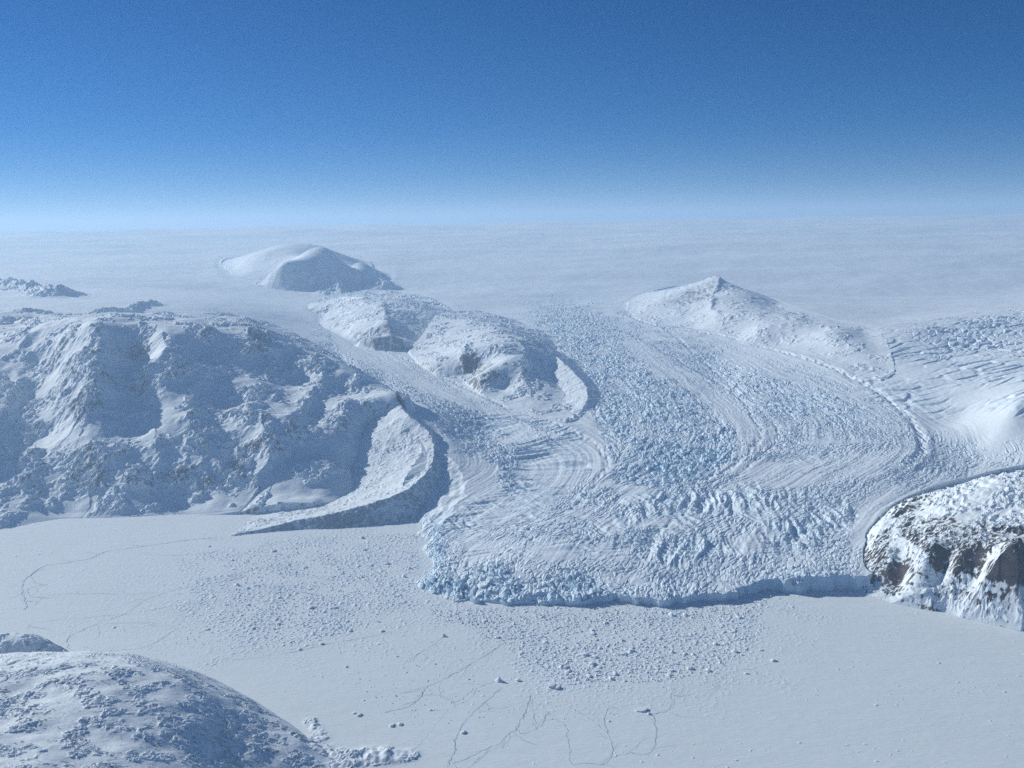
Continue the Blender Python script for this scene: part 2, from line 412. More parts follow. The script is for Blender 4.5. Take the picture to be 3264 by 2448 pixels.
def macro(X, Y, fine=False):
    """smooth ground height and layer of every point"""
    ice = ICE(X, Y)
    wx = X
    wy = Y
    if fine:
        near = (Y < 9500)
        wx, wy = X.copy(), Y.copy()
        xs, ys = X[near], Y[near]
        wx[near] += 45 * perlin(xs / 210, ys / 210, 90) + 22 * perlin(xs / 75, ys / 75, 91)
        wy[near] += 55 * perlin(xs / 180, ys / 180, 92) + 26 * perlin(xs / 60, ys / 60, 93)
    onland = inside(wx, wy, LAND_POLY)
    nf = Y < 9000
    if nf.any():
        xf, yf = X[nf], Y[nf]
        d = line_dist(wx[nf], wy[nf], FRONT_XY)[0]
        rt = sstep(-.035, .11, xf / yf)                        # crumbled face on one side, sheer cliff on the other
        cap = (12 + 34 * rt) * (1 + .5 * perlin(xf / 170, yf / 260, 94) + .3 * perlin(xf / 55, yf / 90, 98)) + d * (.32 + 2.0 * rt)
        lf = sstep(-.085, -.105, xf / yf)
        cap = np.where(lf > 0, cap * (1 - lf) + lf * (6 + d * .5), cap)
        ice[nf] = np.minimum(ice[nf], cap)
    z = np.where(onland, np.maximum(ice, 3), 0).astype(F4)
    lay = np.where(onland, L_GLACIER, L_SEA).astype(np.int8)
    for lid, (tps, poly) in MT.items():
        m = bbox(X, Y, poly, 1000 if lid in SOFT else 100)
        if not m.any():
            continue
        x, y = X[m], Y[m]
        h = tps(x, y)
        sd = poly_sd(x, y, poly)
        h = np.where(sd < 0, np.minimum(h, z[m]) + sd * .7 - 3, h)
        h = np.minimum(h, z[m] - 3 + np.maximum(sd, -50) * 1.15 + 110 * (np.maximum(sd, 0) / 100) ** 2)
        for sl, L, hh, wl, wr in SPUR_XY:
            if sl != lid:
                continue
            mm = bbox(x, y, L, 3 * max(wl, wr))
            if mm.any():
                xq, yq = x[mm], y[mm]
                if fine:
                    xq, yq = xq + 55 * perlin(xq / 260, yq / 260, 95) + 18 * perlin(xq / 80, yq / 80, 97), yq + 55 * perlin(xq / 260, yq / 260, 96)
                d, s, _ = line_dist(xq, yq, L)
                d = np.sqrt(d * d + 400) - 15
                # travelling down the spur (towards the viewer): right of travel faces west (sun), left faces east
                w = np.where(s > 0, wl, wr)
                h[mm] += hh * np.exp(-d / w) - hh * .2 * np.exp(-(d / (2.2 * w)) ** 2)
        zz = z[m]
        up = h > zz - SINK.get(lid, .25) * np.clip(sd - 40, 0, 3000)
        kb = SOFT.get(lid, 0)
        if kb:
            df = h - zz
            out = zz + .5 * (df + np.sqrt(df * df + kb * kb)) - .5 * kb * np.exp(-(df / kb) ** 2) * .6
            wb = sstep(-900, -40, sd)
            z[m] = np.where(up, h, zz) * (1 - wb) + out * wb
        else:
            z[m] = np.where(up, h, zz)
        ll = lay[m]
        ll[up] = lid
        lay[m] = ll
    for lid, L, vals, sl, sr in CREST_XY:
        m = bbox(X, Y, L, 800)
        if not m.any():
            continue
        x, y = X[m], Y[m]
        if fine:
            x, y = x + 16 * perlin(x / 110, y / 110, 77) + 6 * perlin(x / 34, y / 34, 79), y + 16 * perlin(x / 110, y / 110, 78) + 6 * perlin(x / 34, y / 34, 80)
        d, s, v = line_dist(x, y, L, vals)
        h = v - sl * d
        num = np.zeros(x.shape)
        den = np.zeros(x.shape)
        for k in range(len(L)):
            dd = (x - L[k, 0]) ** 2 + (y - L[k, 1]) ** 2 + 150
            wk = dd ** -2.2
            num += wk * (vals[k] - sr[k] * np.sqrt(dd))
            den += wk
        near = np.exp(-(d / 60) ** 2)
        srn = line_dist(x, y, L, sr)[2]
        h = np.where(s < 0, h, near * (v - srn * d) + (1 - near) * num / den)
        d0 = np.hypot(x - L[0, 0], y - L[0, 1])
        h = np.where(d0 <= d * 1.001 + .01, v - .9 * d, h)
        zz = z[m]
        up = h > zz
        z[m] = np.where(up, h, zz)
        ll = lay[m]
        ll[up] = lid
        lay[m] = ll
    for L, hh, wd in LEDGE_XY:
        m = bbox(X, Y, L, 2.5 * wd)
        if not m.any():
            continue
        d, s, _ = line_dist(X[m], Y[m], L)
        n = 1.0
        if fine:
            n = 1 + (1.0 if hh > 20 else .8) * fbm(X[m], Y[m], wd * 1.6, 4 if hh > 20 else 2, 300, .6)
        b = hh * np.exp(-(d / wd) ** 2) * n
        z[m] += np.maximum(b, 0)
        ll = lay[m]
        ll[b > hh * .3] = L_LEDGE
        lay[m] = ll
    return z, lay


# ------------------------------------------------------------------ grid that follows the land
def build_axis_u():
    mid = np.linspace(-.645, .645, 1560)
    st = mid[1] - mid[0]
    side = []
    u = .645
    while u < 1.35:
        st *= 1.035
        u += st
        side.append(u)
    side = np.array(side)
    return np.concatenate([-side[::-1], mid, side])


U = build_axis_u()
NR = 2500
V0, V1 = math.log(260.0), math.log(112000.0)
UC = np.linspace(U[0], U[-1], 300)
VC = np.linspace(V0, V1, 1500)
Yc = np.exp(VC)[:, None] * np.ones((1, len(UC)))
Xc = Yc * UC[None, :]
zc, _ = macro(Xc.astype(np.float64), Yc)
Zr = zc - CAM_Z
sy = (Yc * SP + Zr * CP) / (Yc * CP - Zr * SP)
sy = np.clip(sy, -1.4, 1)
dv = np.diff(sy, axis=0)
ds = np.abs(dv) * np.where(dv > 0, 1.0, .45) + 0.00009
ds = np.where(sy[1:] < -.47, ds * .12, ds)
arc = np.vstack([np.zeros((1, len(UC))), np.cumsum(ds, 0)])
arc /= arc[-1:]
rows = np.empty((NR, len(UC)))
for j in range(len(UC)):
    rows[:, j] = np.interp(np.linspace(0, 1, NR), arc[:, j], VC)
k = np.array([1, 2, 3, 2, 1.0])
k /= k.sum()
pad = np.pad(rows, ((0, 0), (2, 2)), mode='edge')
rows = sum(k[i] * pad[:, i:i + len(UC)] for i in range(5))
# to the full set of columns
idx = np.interp(U, UC, np.arange(len(UC)))
i0 = np.clip(idx.astype(int), 0, len(UC) - 2)
fr = idx - i0
V = rows[:, i0] * (1 - fr) + rows[:, i0 + 1] * fr
Y = np.exp(V)
X = Y * U[None, :]
NC = len(U)
print('grid', NR, NC, NR * NC, round(time.time() - T0, 1))
Z, LAY = macro(X, Y, True)
print('macro', round(time.time() - T0, 1))
Xf, Yf = X.ravel(), Y.ravel()
Z = Z.ravel()
LAY = LAY.ravel()
Zm = Z.copy()
# local mesh spacing
spx = np.abs(np.gradient(X, axis=1)).ravel().astype(F4)
spy = np.abs(np.gradient(Y, axis=0)).ravel().astype(F4)
SPC = np.sqrt(spx * np.maximum(spy, spx * .6)).astype(F4)
PX, PY = project(Xf, Yf, Zm)


def zone(pts, soft=25.0, m=None):
    """0..1 weight of a patch of ground outlined in the photo, with ragged edges"""
    P = np.array(pts, float)
    sel = np.nonzero((PX > P[:, 0].min() - 3 * soft) & (PX < P[:, 0].max() + 3 * soft) & (PY > P[:, 1].min() - 3 * soft) & (PY < P[:, 1].max() + 3 * soft)
                     & (Yf > 1500) & (m if m is not None else True))[0]
    if len(sel) == 0:
        return sel, np.zeros(0, F4)
    x, y = PX[sel], PY[sel]
    x = x + soft * 1.1 * perlin(Xf[sel] / 330, Yf[sel] / 330, 41)
    y = y + soft * .8 * perlin(Xf[sel] / 330, Yf[sel] / 330, 42)
    sd = poly_sd(x, y, P)
    w = sstep(-soft, soft, sd).astype(F4)
    k2 = w > 0.01
    return sel[k2], w[k2]


ROCK = np.zeros(len(Z), F4)
BLUE = np.zeros(len(Z), F4)
isice = (LAY == L_GLACIER)

# --- broad swells of the inland ice
far = np.nonzero(isice & (Yf > 11000))[0]
x, y = Xf[far], Yf[far]
wf = sstep(13000, 22000, y).astype(F4)
Z[far] += 1.7 * wf * (1 + sstep(24000, 50000, y)) * (38 * perlin(x / 6200, y / 2400, 5) + 12 * perlin(x / 4200 + y / 9000, y / 1300, 6) + 4 * perlin(x / 1100, y / 700, 7))
ph = x / y
Z[far] += wf * y * y * 3.0e-8 * (perlin(ph * 9 + .4 * perlin(ph * 6, y / 9000, 12), 3.6e5 / y, 10) + .6 * perlin(ph * 17, 6.6e5 / y, 11))
midm = np.nonzero(isice)[0]
x, y = Xf[midm], Yf[midm]
Z[midm] += (8 * perlin(x / 800, y / 800, 8) + 3.5 * perlin(x / 260, y / 260, 9)) * sstep(5600, 7000, y)

# --- the three ice streams: distance along (SS) and across (SN) the flow, which stream (SI)
STREAMS = [
    [(900, 985, 800), (1150, 1090, 590), (1400, 1220, 440), (1600, 1330, 320), (1740, 1420, 260), (1790, 1500, 210), (1710, 1580, 170), (1560, 1660, 120), (1450, 1740, 70), (1410, 1850, 40), (1400, 1930, 0), (1395, 2200, 0)],
    [(1650, 930, 900), (1880, 1070, 640), (2050, 1200, 450), (2165, 1320, 340), (2190, 1430, 270), (2100, 1530, 205), (1950, 1620, 160), (1810, 1720, 115), (1730, 1820, 70), (1700, 1930, 10), (1690, 2200, 0)],
    [(2000, 1000, 790), (2300, 1125, 570), (2500, 1220, 450), (2680, 1310, 360), (2780, 1390, 310), (2750, 1470, 260), (2600, 1550, 200), (2450, 1650, 150), (2350, 1770, 110), (2310, 1890, 40), (2290, 2200, 0)],
]
SS = np.zeros(len(Z), F4)
SN = np.zeros(len(Z), F4)
SI = np.zeros(len(Z), np.int8)
SGAP = np.full(len(Z), 9e9, F4)
g = np.nonzero(isice & (Yf < 19000) & (np.abs(Xf / Yf) < .75))[0]
bd = np.full(len(g), 1e12, F4)
for k_, st_ in enumerate(STREAMS):
    L = smooth_line(px_poly(st_), 4)
    arc_ = np.concatenate([[0], np.cumsum(np.hypot(*np.diff(L, axis=0).T))])
    xg = Xf[g] + 60 * perlin(Xf[g] / 700, Yf[g] / 700, 640)
    yg = Yf[g] + 60 * perlin(Xf[g] / 700, Yf[g] / 700, 641)
    d, sgn, v = line_dist(xg, yg, L, arc_)
    m = d < bd
    SGAP[g] = np.abs(d - bd)
    bd = np.where(m, d, bd)
    SS[g] = np.where(m, v, SS[g])
    SN[g] = np.where(m, d * sgn, SN[g])
    SI[g] = np.where(m, k_, SI[g])

# --- crevassed ice: outline, depth m, spacing m, pixel line along the crevasses, stretch, blue
ZONES = [
    ([(1000, 1120), (1100, 1090), (1250, 1160), (1420, 1240), (1560, 1300), (1480, 1340), (1320, 1275), (1180, 1225), (1080, 1175)], 20, 85, 'F', 2.4, .35),
    ([(1000, 1030), (1100, 1065), (1240, 1130), (1400, 1205), (1560, 1280), (1700, 1340), (1800, 1400), (1740, 1400), (1560, 1320), (1300, 1190), (1080, 1085)], 11, 70, 'F', 3, .2),
    ([(1420, 1290), (1550, 1295), (1720, 1330), (1850, 1370), (1930, 1450), (1900, 1520), (1780, 1570), (1640, 1600), (1580, 1520), (1640, 1450), (1520, 1370)], 44, 250, 'T', 5, .45),
    ([(1330, 1270), (1440, 1285), (1560, 1340), (1660, 1440), (1620, 1570), (1560, 1500), (1470, 1430), (1380, 1330)], 30, 110, 'F', 1.9, .5),
    ([(1700, 1000), (1800, 1000), (1960, 1110), (2120, 1200), (2280, 1290), (2345, 1390), (2310, 1470), (2150, 1545), (1980, 1540), (1920, 1450), (1900, 1330), (1880, 1230), (1790, 1110)], 30, 115, 'F', 2.8, .55),
    ([(1730, 940), (1850, 960), (2000, 1050), (2140, 1130), (2290, 1230), (2380, 1310), (2300, 1300), (2150, 1200), (1980, 1110), (1830, 1030)], 19, 95, 'F', 2.6, .35),
    ([(2130, 1420), (2340, 1380), (2330, 1470), (2200, 1550), (2020, 1545), (2060, 1470)], 28, 150, (2200, 1400, 2230, 1500), 2, .8),
    ([(2160, 1120), (2330, 1110), (2500, 1170), (2650, 1240), (2790, 1300), (2750, 1350), (2600, 1370), (2430, 1330), (2300, 1230)], 24, 110, 'F', 3.4, .45),
    ([(2350, 1330), (2700, 1350), (2800, 1400), (2700, 1480), (2500, 1530), (2350, 1450)], 13, 170, 'T', 4.5, .2),
    ([(1350, 1650), (1450, 1590), (1700, 1540), (2000, 1560), (2300, 1540), (2720, 1600), (2740, 1680), (2720, 1860), (2400, 1880), (2100, 1910), (1700, 1920), (1400, 1890), (1360, 1800)], 21, 140, 'T', 4, .35),
    ([(1380, 1620), (1560, 1560), (1800, 1540), (1760, 1640), (1500, 1710), (1370, 1690)], 20, 170, (1430, 1650, 1680, 1630), 4.5, .35),
    ([(1950, 1650), (2100, 1570), (2400, 1545), (2700, 1590), (2720, 1680), (2450, 1770), (2100, 1800), (1950, 1740)], 46, 200, (2480, 1570, 2535, 1680), 4.2, .4),
    ([(1345, 1880), (1365, 1810), (1600, 1790), (1900, 1830), (1960, 1900), (1850, 1940), (1500, 1935)], 38, 120, (1500, 1820, 1560, 1900), 1.5, .5),
    ([(1960, 1850), (2200, 1870), (2460, 1850), (2720, 1830), (2740, 1890), (2400, 1905), (2000, 1935)], 10, 75, (2200, 1860, 2230, 1920), 2.6, .3),
    ([(1345, 1660), (1420, 1670), (1440, 1800), (1400, 1890), (1330, 1880), (1340, 1760)], 14, 60, (1380, 1700, 1400, 1800), 1.3, .8),
    ([(2680, 1100), (2800, 1050), (3100, 1010), (3300, 1000), (3300, 1330), (3080, 1300), (2960, 1330), (2860, 1300), (2740, 1230)], 30, 400, (2800, 1160, 3100, 1150), 2.2, .2),
    ([(2900, 1060), (3264, 985), (3264, 1130), (3000, 1130)], 26, 190, (3080, 1120, 3180, 1000), 3, .3),
    ([(1500, 880), (1720, 900), (1900, 990), (1960, 1060), (1760, 1010), (1620, 960)], 9, 210, (1650, 930, 1850, 930), 6, .1),
    ([(2540, 1470), (2900, 1420), (3150, 1420), (3220, 1490), (2950, 1540), (2720, 1580)], 8, 80, (2800, 1500, 2900, 1440), 2, .2),
    ([(640, 1000), (700, 990), (750, 1010), (760, 1045), (690, 1050), (645, 1035)], 16, 110, (660, 1020, 700, 1010), 1.3, .1),
    ([(2000, 1000), (2120, 1040), (2330, 1095), (2560, 1165), (2800, 1265), (2930, 1360), (2940, 1440), (2880, 1440), (2870, 1360), (2700, 1250), (2500, 1165), (2250, 1085), (2040, 1025)], 9, 75, 'F', 2.5, .15),
]
for i, (poly, amp, lam, ln, st, blue) in enumerate(ZONES):
    sel, w = zone(poly, 26, isice)
    if not len(sel):
        continue
    lam *= .44 if st < 4 else .55
    amp *= .62
    x, y, sp = Xf[sel], Yf[sel], SPC[sel]
    warp = lam * .8 * perlin(x / (lam * 5), y / (lam * 5), 500 + i)
    if isinstance(ln, str):
        off = SI[sel] * 977.0
        if ln == 'T':          # across the flow, bowed downstream
            p = (SN[sel] + warp + off) / st
            q = SS[sel] + SN[sel] ** 2 / (2600 if lam < 100 and amp < 12 else 5200) + warp * 1.8
        else:                  # along the flow
            p = (SS[sel] + warp) / st
            q = SN[sel] + warp + off
    else:
        zb = float(np.median(Zm[sel]))
        a = unproj(ln[0], ln[1], zb)
        b = unproj(ln[2], ln[3], zb)
        dx, dy = b[0] - a[0], b[1] - a[1]
        l = math.hypot(dx, dy)
        dx, dy = dx / l, dy / l
        p = ((x + warp) * dx + (y + warp) * dy) / st
        q = -(x + warp) * dy + (y + warp) * dx
    n1 = perlin(p / lam, q / lam, 540 + i)
    n4 = perlin(x / (lam * .34), y / (lam * .34), 600 + i)
    if st >= 4:
        # long parallel crevasses
        r1 = 1 - 2.6 * np.abs(perlin(p / lam, q / (lam * 1.25), 560 + i))
        r2 = 1 - 2.6 * np.abs(perlin(p / (lam * .7) + 7, q / (lam * .6), 580 + i))
        h = .55 * r1 + .35 * r2 + .12 * n4 - .3
        gap = np.clip(-r1, 0, 1)
    else:
        # ice broken into towers and slabs
        f1, f2, hid, tx_, ty_ = cells(p / lam, q / lam, 640 + i)
        gap = 1 - sstep(.03, .26, f2 - f1)
        h = (.25 + .95 * hid) * (1 - gap) + .55 * tx_ * (1 - gap) + .22 * n4 + .45 * n1 - .55
    dens = sstep(-.35, .3, perlin(x / (lam * 6), y / (lam * 6), 620 + i) + .12)
    Z[sel] += w * amp * h * (.22 + .78 * dens)
    BLUE[sel] = np.maximum(BLUE[sel], w * blue * (.35 + .65 * dens) * np.clip(.55 + n1 * .6 + gap * .7, 0, 1.2))
print('zones', round(time.time() - T0, 1))

# --- fine broken grain over every moving part of the glacier
sel, w = zone([(1000, 1040), (1250, 1120), (1500, 1260), (1760, 1340), (1900, 1400), (1880, 1250), (1760, 1090), (1620, 960), (1900, 930), (2150, 1050), (2500, 1150), (2800, 1260), (2950, 1380), (3264, 1420), (3264, 1480), (2950, 1540), (2760, 1650), (2720, 1890), (2000, 1935), (1500, 1925), (1335, 1880), (1340, 1650), (1480, 1580), (1540, 1450), (1400, 1330), (1200, 1220), (1000, 1100)], 30, isice)
x, y = Xf[sel], Yf[sel]
wx = SN[sel] + SI[sel] * 977 + 30 * perlin(x / 300, y / 300, 670)
f1, f2, hid, tx_, ty_ = cells(wx / 27, SS[sel] / 72, 671)
patch = sstep(-.45, .25, perlin(x / 420, y / 420, 672) + .4 * perlin(x / 130, y / 130, 673) + .1)
for q_, w_ in (zone(ZONES[2][0], 26, isice), zone(ZONES[10][0], 26, isice)):
    t_ = np.zeros(len(Z), F4)
    t_[q_] = w_
    w = w * (1 - .85 * t_[sel])
Z[sel] += w * patch * 8.0 * (hid * sstep(.03, .3, f2 - f1) + .6 * tx_ - .4)
BLUE[sel] = np.maximum(BLUE[sel], w * patch * .2)
# --- calm snow filled strips between the broken streams
CALM = [
    ([(1475, 1440), (1540, 1440), (1585, 1500), (1575, 1560), (1500, 1605), (1430, 1620), (1425, 1550)], .95),
    ([(1050, 1050), (1160, 1090), (1300, 1170), (1480, 1262), (1560, 1298), (1720, 1335), (1560, 1318), (1400, 1270), (1200, 1180), (1080, 1110)], .8),
    ([(1960, 1060), (2080, 1110), (2250, 1210), (2370, 1310), (2450, 1400), (2420, 1440), (2350, 1380), (2240, 1280), (2080, 1190)], .7),
    ([(2300, 1095), (2480, 1165), (2650, 1235), (2800, 1295), (2830, 1330), (2700, 1275), (2450, 1200), (2300, 1140)], .75),
    ([(2400, 1485), (2800, 1445), (2900, 1400), (2930, 1450), (2700, 1540), (2400, 1545), (2220, 1590)], .6),
    ([(1880, 1300), (1930, 1440), (1965, 1520), (1900, 1570), (1885, 1480), (1850, 1390)], .85),
    ([(2740, 1600), (2860, 1560), (2790, 1640), (2745, 1720), (2700, 1830)], .7),
    ([(1420, 1700), (1700, 1720), (1850, 1780), (1600, 1800), (1430, 1790)], .35),
    ([(2060, 1640), (2140, 1640), (2160, 1670), (2080, 1680)], .7),
]
for poly, w0 in CALM:
    sel, w = zone(poly, 16, isice)
    Z[sel] = Zm[sel] + (Z[sel] - Zm[sel]) * (1 - w0 * w)
    BLUE[sel] *= 1 - w0 * w
# --- long flow bands, and dark shear lines where the streams rub together or along their banks
g = np.nonzero(isice & (Yf < 17000) & (SGAP < 8e9) & (np.abs(SN) < 2200))[0]
x, y = Xf[g], Yf[g]
nn = SN[g] + SI[g] * 977.0
wb = sstep(17000, 12000, y) * sstep(5700, 6400, y) * np.where(SI[g] == 2, sstep(1150, 850, np.where(SN[g] < 0, -SN[g], SN[g])), 1)
Z[g] += wb * (5.5 * perlin(nn / 170, SS[g] / 2600, 661) + 3.4 * perlin(nn / 62, SS[g] / 1300, 662) + 1.6 * perlin(nn / 26, SS[g] / 500, 663))
Z[g] -= wb * 9 * np.exp(-(SGAP[g] / 55) ** 2) * (.6 + perlin(x / 60, y / 90, 664))
SHEAR = [
    ([(1985, 1002, 780), (2120, 1046, 700), (2330, 1095, 600), (2560, 1166, 500), (2700, 1220, 440), (2810, 1272, 400), (2890, 1330, 360), (2932, 1385, 320), (2938, 1440, 290), (2900, 1490, 260)], 17, 42),
    ([(1000, 1030, 700), (1100, 1072, 610), (1250, 1140, 510), (1420, 1215, 420), (1570, 1290, 340), (1720, 1345, 300), (1850, 1400, 260), (1925, 1460, 230), (1930, 1510, 200), (1860, 1570, 180)], 9, 32),
    ([(1480, 1010, 700), (1640, 1050, 640), (1760, 1110, 560), (1850, 1180, 470), (1890, 1250, 400), (1900, 1330, 340)], 11, 30),
    ([(2080, 1030, 690), (2200, 1120, 560), (2330, 1230, 440), (2400, 1330, 350), (2420, 1400, 300), (2330, 1500, 230), (2180, 1560, 195)], 10, 32),
]
for pts, dp, wd in SHEAR:
    L = smooth_line(px_poly(pts), 4)
    m = bbox(Xf[g], Yf[g], L, 260)
    gg = g[m]
    d, sg, _ = line_dist(Xf[gg] + 20 * perlin(Xf[gg] / 150, Yf[gg] / 150, 665), Yf[gg] + 40 * perlin(Xf[gg] / 200, Yf[gg] / 200, 666), L)
    brk = .55 + .9 * perlin(Xf[gg] / 38, Yf[gg] / 110, 667)
    Z[gg] -= dp * np.exp(-(d / wd) ** 2) * brk
    Z[gg] += dp * .28 * np.exp(-((d - wd * 1.6) / wd) ** 2)

# --- all glacier ice keeps a fine drifted grain
g = np.nonzero(isice & (Yf < 16000))[0]
x, y = Xf[g], Yf[g]
Z[g] += 1.1 * fbm(x, y, 60, 3, 700, .6, SPC[g])

# smooth seams where the ice streams meet
# --- frozen fjord: rubble of brash ice, wind ripples
sea = np.nonzero((LAY == L_SEA) & (Yf < 12000))[0]
MEL = [
    ([(620, 1760), (900, 1710), (1200, 1680), (1345, 1680), (1370, 1900), (1330, 1960), (1250, 2010), (1000, 2080), (720, 2090), (640, 2000), (560, 1930)], 1.0),
    ([(1330, 1890), (1700, 1930), (2100, 1930), (2400, 1905), (2560, 1900), (2540, 1960), (2450, 2060), (2330, 2150), (2150, 2180), (1980, 2200), (1800, 2200), (1640, 2150), (1560, 2060), (1400, 1990)], 1.0),
    ([(1100, 1690), (1345, 1680), (1370, 1900), (1260, 1980), (1050, 1900), (1020, 1760)], 1.0),
    ([(200, 1780), (620, 1740), (700, 2080), (500, 2070), (350, 2080), (220, 2060), (80, 1900)], .22),
    ([(1340, 1940), (2480, 1900), (2400, 1970), (1900, 1990), (1420, 1960)], .8),
    ([(300, 1800), (700, 1730), (1340, 1680), (1340, 1900), (2620, 1890), (2640, 2010), (2480, 2170), (2200, 2300), (1750, 2280), (1500, 2180), (1300, 2110), (900, 2140), (480, 2110), (330, 1980)], .3),
]
wm = np.zeros(len(Z), F4)
msea = np.zeros(len(Z), bool)
msea[sea] = True
for poly, w0 in MEL:
    sel, w = zone(poly, 80, msea)
    wm[sel] = np.maximum(wm[sel], w * w0)
x, y, sp, w = Xf[sea], Yf[sea], SPC[sea], wm[sea]
n1 = perlin(x / 24, y / 24, 720)
n2 = perlin(x / 12, y / 12, 721)
n3 = perlin(x / 48, y / 48, 722)
n5 = perlin(x / 260, y / 260, 723)
dens = sstep(-.55, .35, n5 + .1)
rub = 5.5 * np.clip(n1 - .08, 0, 1) + 2.4 * np.clip(n2, 0, 1) + 11 * np.clip(n3 - .4, 0, 1)
Z[sea] += w * rub * (.25 + .75 * dens)
BLUE[sea] = w * .22 * sstep(-.2, .5, n5 + .5 * n1)
# scattered lumps and sastrugi on the open ice
Z[sea] += (1 - w) * (.35 * perlin(x / 45 + y / 160, y / 14, 730) + .5 * perlin(x / 140, y / 60, 731) + 9 * np.clip(perlin(x / 28, y / 28, 732) - .62, 0, 1) * sstep(0, .3, n5))

# --- rock and broken ground on the hills
def rough(lid, amp, lam, octs, seed, lo=-.2, hi=.4, big=0.0, biglam=700, sub=None):
    s = np.nonzero(LAY == lid)[0] if sub is None else sub
    x, y, sp = Xf[s], Yf[s], SPC[s]
    patch = sstep(lo, hi, fbm(x, y, lam * 3.2, 3, seed + 50, .6))
    r = fbm(x + lam * .3 * perlin(x / lam, y / lam, seed + 60), y, lam, octs, seed, .56, sp * .8, ridged=True)
    b = 0
    if big:
        b = big * fbm(x, y, biglam, 3, seed + 80, .5)
    # keep foot lines where they are
    lift = np.clip((Zm[s] - 3) / 40, .15, 1) if lid in (L_M1, L_CRAG, L_FORE, L_KNOB) else 1.0
    if lid in SOFT:
        lift = np.clip(poly_sd(x, y, MT[lid][1]) / 160, 0, 1)
    Z[s] += ((amp * r * (.12 + .88 * patch)) + b) * lift
    return s, patch, r


CLIFFS = [
    ([(0, 1430), (150, 1450), (300, 1420), (480, 1390), (640, 1400), (860, 1380), (880, 1470), (820, 1550), (600, 1570), (300, 1590), (130, 1560), (0, 1500)], 1.0),
    ([(150, 1070), (330, 1060), (340, 1300), (250, 1380), (60, 1400), (0, 1330), (60, 1200)], .9),
    ([(480, 1100), (620, 1080), (600, 1200), (480, 1270), (430, 1200)], .8),
    ([(640, 1050), (800, 1055), (1000, 1140), (1000, 1190), (800, 1180), (660, 1130)], .8),
    ([(560, 1340), (760, 1290), (900, 1300), (880, 1380), (640, 1400)], .6),
    ([(980, 1240), (1180, 1260), (1240, 1300), (1150, 1360), (1000, 1420), (900, 1400)], .7),
    ([(0, 1600), (90, 1610), (60, 1670), (0, 1680)], .9),
]
CLF = np.zeros(len(Z), F4)
mm_ = LAY == L_M1
for poly, w0 in CLIFFS:
    q, w = zone(poly, 30, mm_)
    CLF[q] = np.maximum(CLF[q], w * w0)
q = np.nonzero(mm_)[0]
x, y, sp = Xf[q], Yf[q], SPC[q]
nz = fbm(x, y, 420, 4, 790, .6)
pat = np.clip(CLF[q] * (.55 + 1.1 * nz) + sstep(.18, .5, nz) * .5, 0, 1)
CLF[q] = pat
r = fbm(x + 30 * perlin(x / 90, y / 90, 791), y, 105, 5, 800, .58, sp * .7, ridged=True)
big = fbm(x, y, 620, 3, 880, .5)
lift = np.clip((Zm[q] - 3) / 40, .15, 1)
Z[q] += lift * (17 * r * (.05 + .95 * pat) + 30 * big + 24 * pat)
rough(L_NUN_A, 16, 130, 4, 810, -.1, .35, 14, 400)
rough(L_NUN_B, 13, 110, 4, 820, -.1, .35, 10, 400)
rough(L_DOME, 4, 260, 3, 830, .35, .7, 14, 900)
rough(L_NUN_R, 9, 150, 4, 840, .0, .4, 8, 400)
sc_ = np.nonzero(LAY == L_CRAG)[0]
tq = (Zm[sc_] + .10 * Xf[sc_] + 45 * perlin(Xf[sc_] / 190, Yf[sc_] / 190, 851) + 14 * perlin(Xf[sc_] / 50, Yf[sc_] / 50, 853)) / 52
fq = tq - np.floor(tq)
CRAG_STEP = np.exp(-((fq - .5) / .2) ** 2)
Z[sc_] += 52 * .38 * (sstep(.28, .72, fq) - fq) * np.clip((Zm[sc_] - 3) / 40, 0, 1) * sstep(-.4, .1, perlin(Xf[sc_] / 300, Yf[sc_] / 300, 852))
rough(L_CRAG, 10, 70, 5, 850, -.3, .15, 12, 260)
rough(L_FORE, 4.2, 45, 4, 860, -.15, .35, 18, 380)
rough(L_KNOB, 8, 70, 4, 870, -.2, .3)
q = np.nonzero(LAY == L_LEDGE)[0]
rough(L_LEDGE, 15, 120, 4, 880, -.3, .2, sub=q[Yf[q] > 7000])
rough(L_LEDGE, 3.2, 40, 3, 880, -.3, .2, sub=q[Yf[q] <= 7000])
rough(L_MORAINE, 5, 60, 4, 890, -.15, .3)
rough(L_MEDIAL, 4, 70, 3, 895, -.1, .3)
print('rough', round(time.time() - T0, 1))

# --- slope of the finished ground, for where snow cannot lie
Z2 = Z.reshape(NR, NC)
dYr = np.gradient(Y, axis=0)
dXc = np.gradient(X, axis=1)
gy = np.gradient(Z2, axis=0) / np.maximum(np.abs(dYr), .5)
gx = np.gradient(Z2, axis=1) / np.maximum(np.abs(dXc), .5) - 0
# columns fan out: the row direction also moves in X
gx_c = gx
gy_c = gy - gx * (np.gradient(X, axis=0) / np.maximum(np.abs(dYr), .5))
SL = np.hypot(gx_c, gy_c).ravel().astype(F4)
Zm2 = Zm.reshape(NR, NC)
a_ = np.gradient(Zm2, axis=0) / np.maximum(np.abs(dYr), .5)
b_ = np.gradient(Zm2, axis=1) / np.maximum(np.abs(dXc), .5)
SLM = np.clip(np.hypot(b_, a_ - b_ * (np.gradient(X, axis=0) / np.maximum(np.abs(dYr), .5))), 0, 2).ravel().astype(F4)


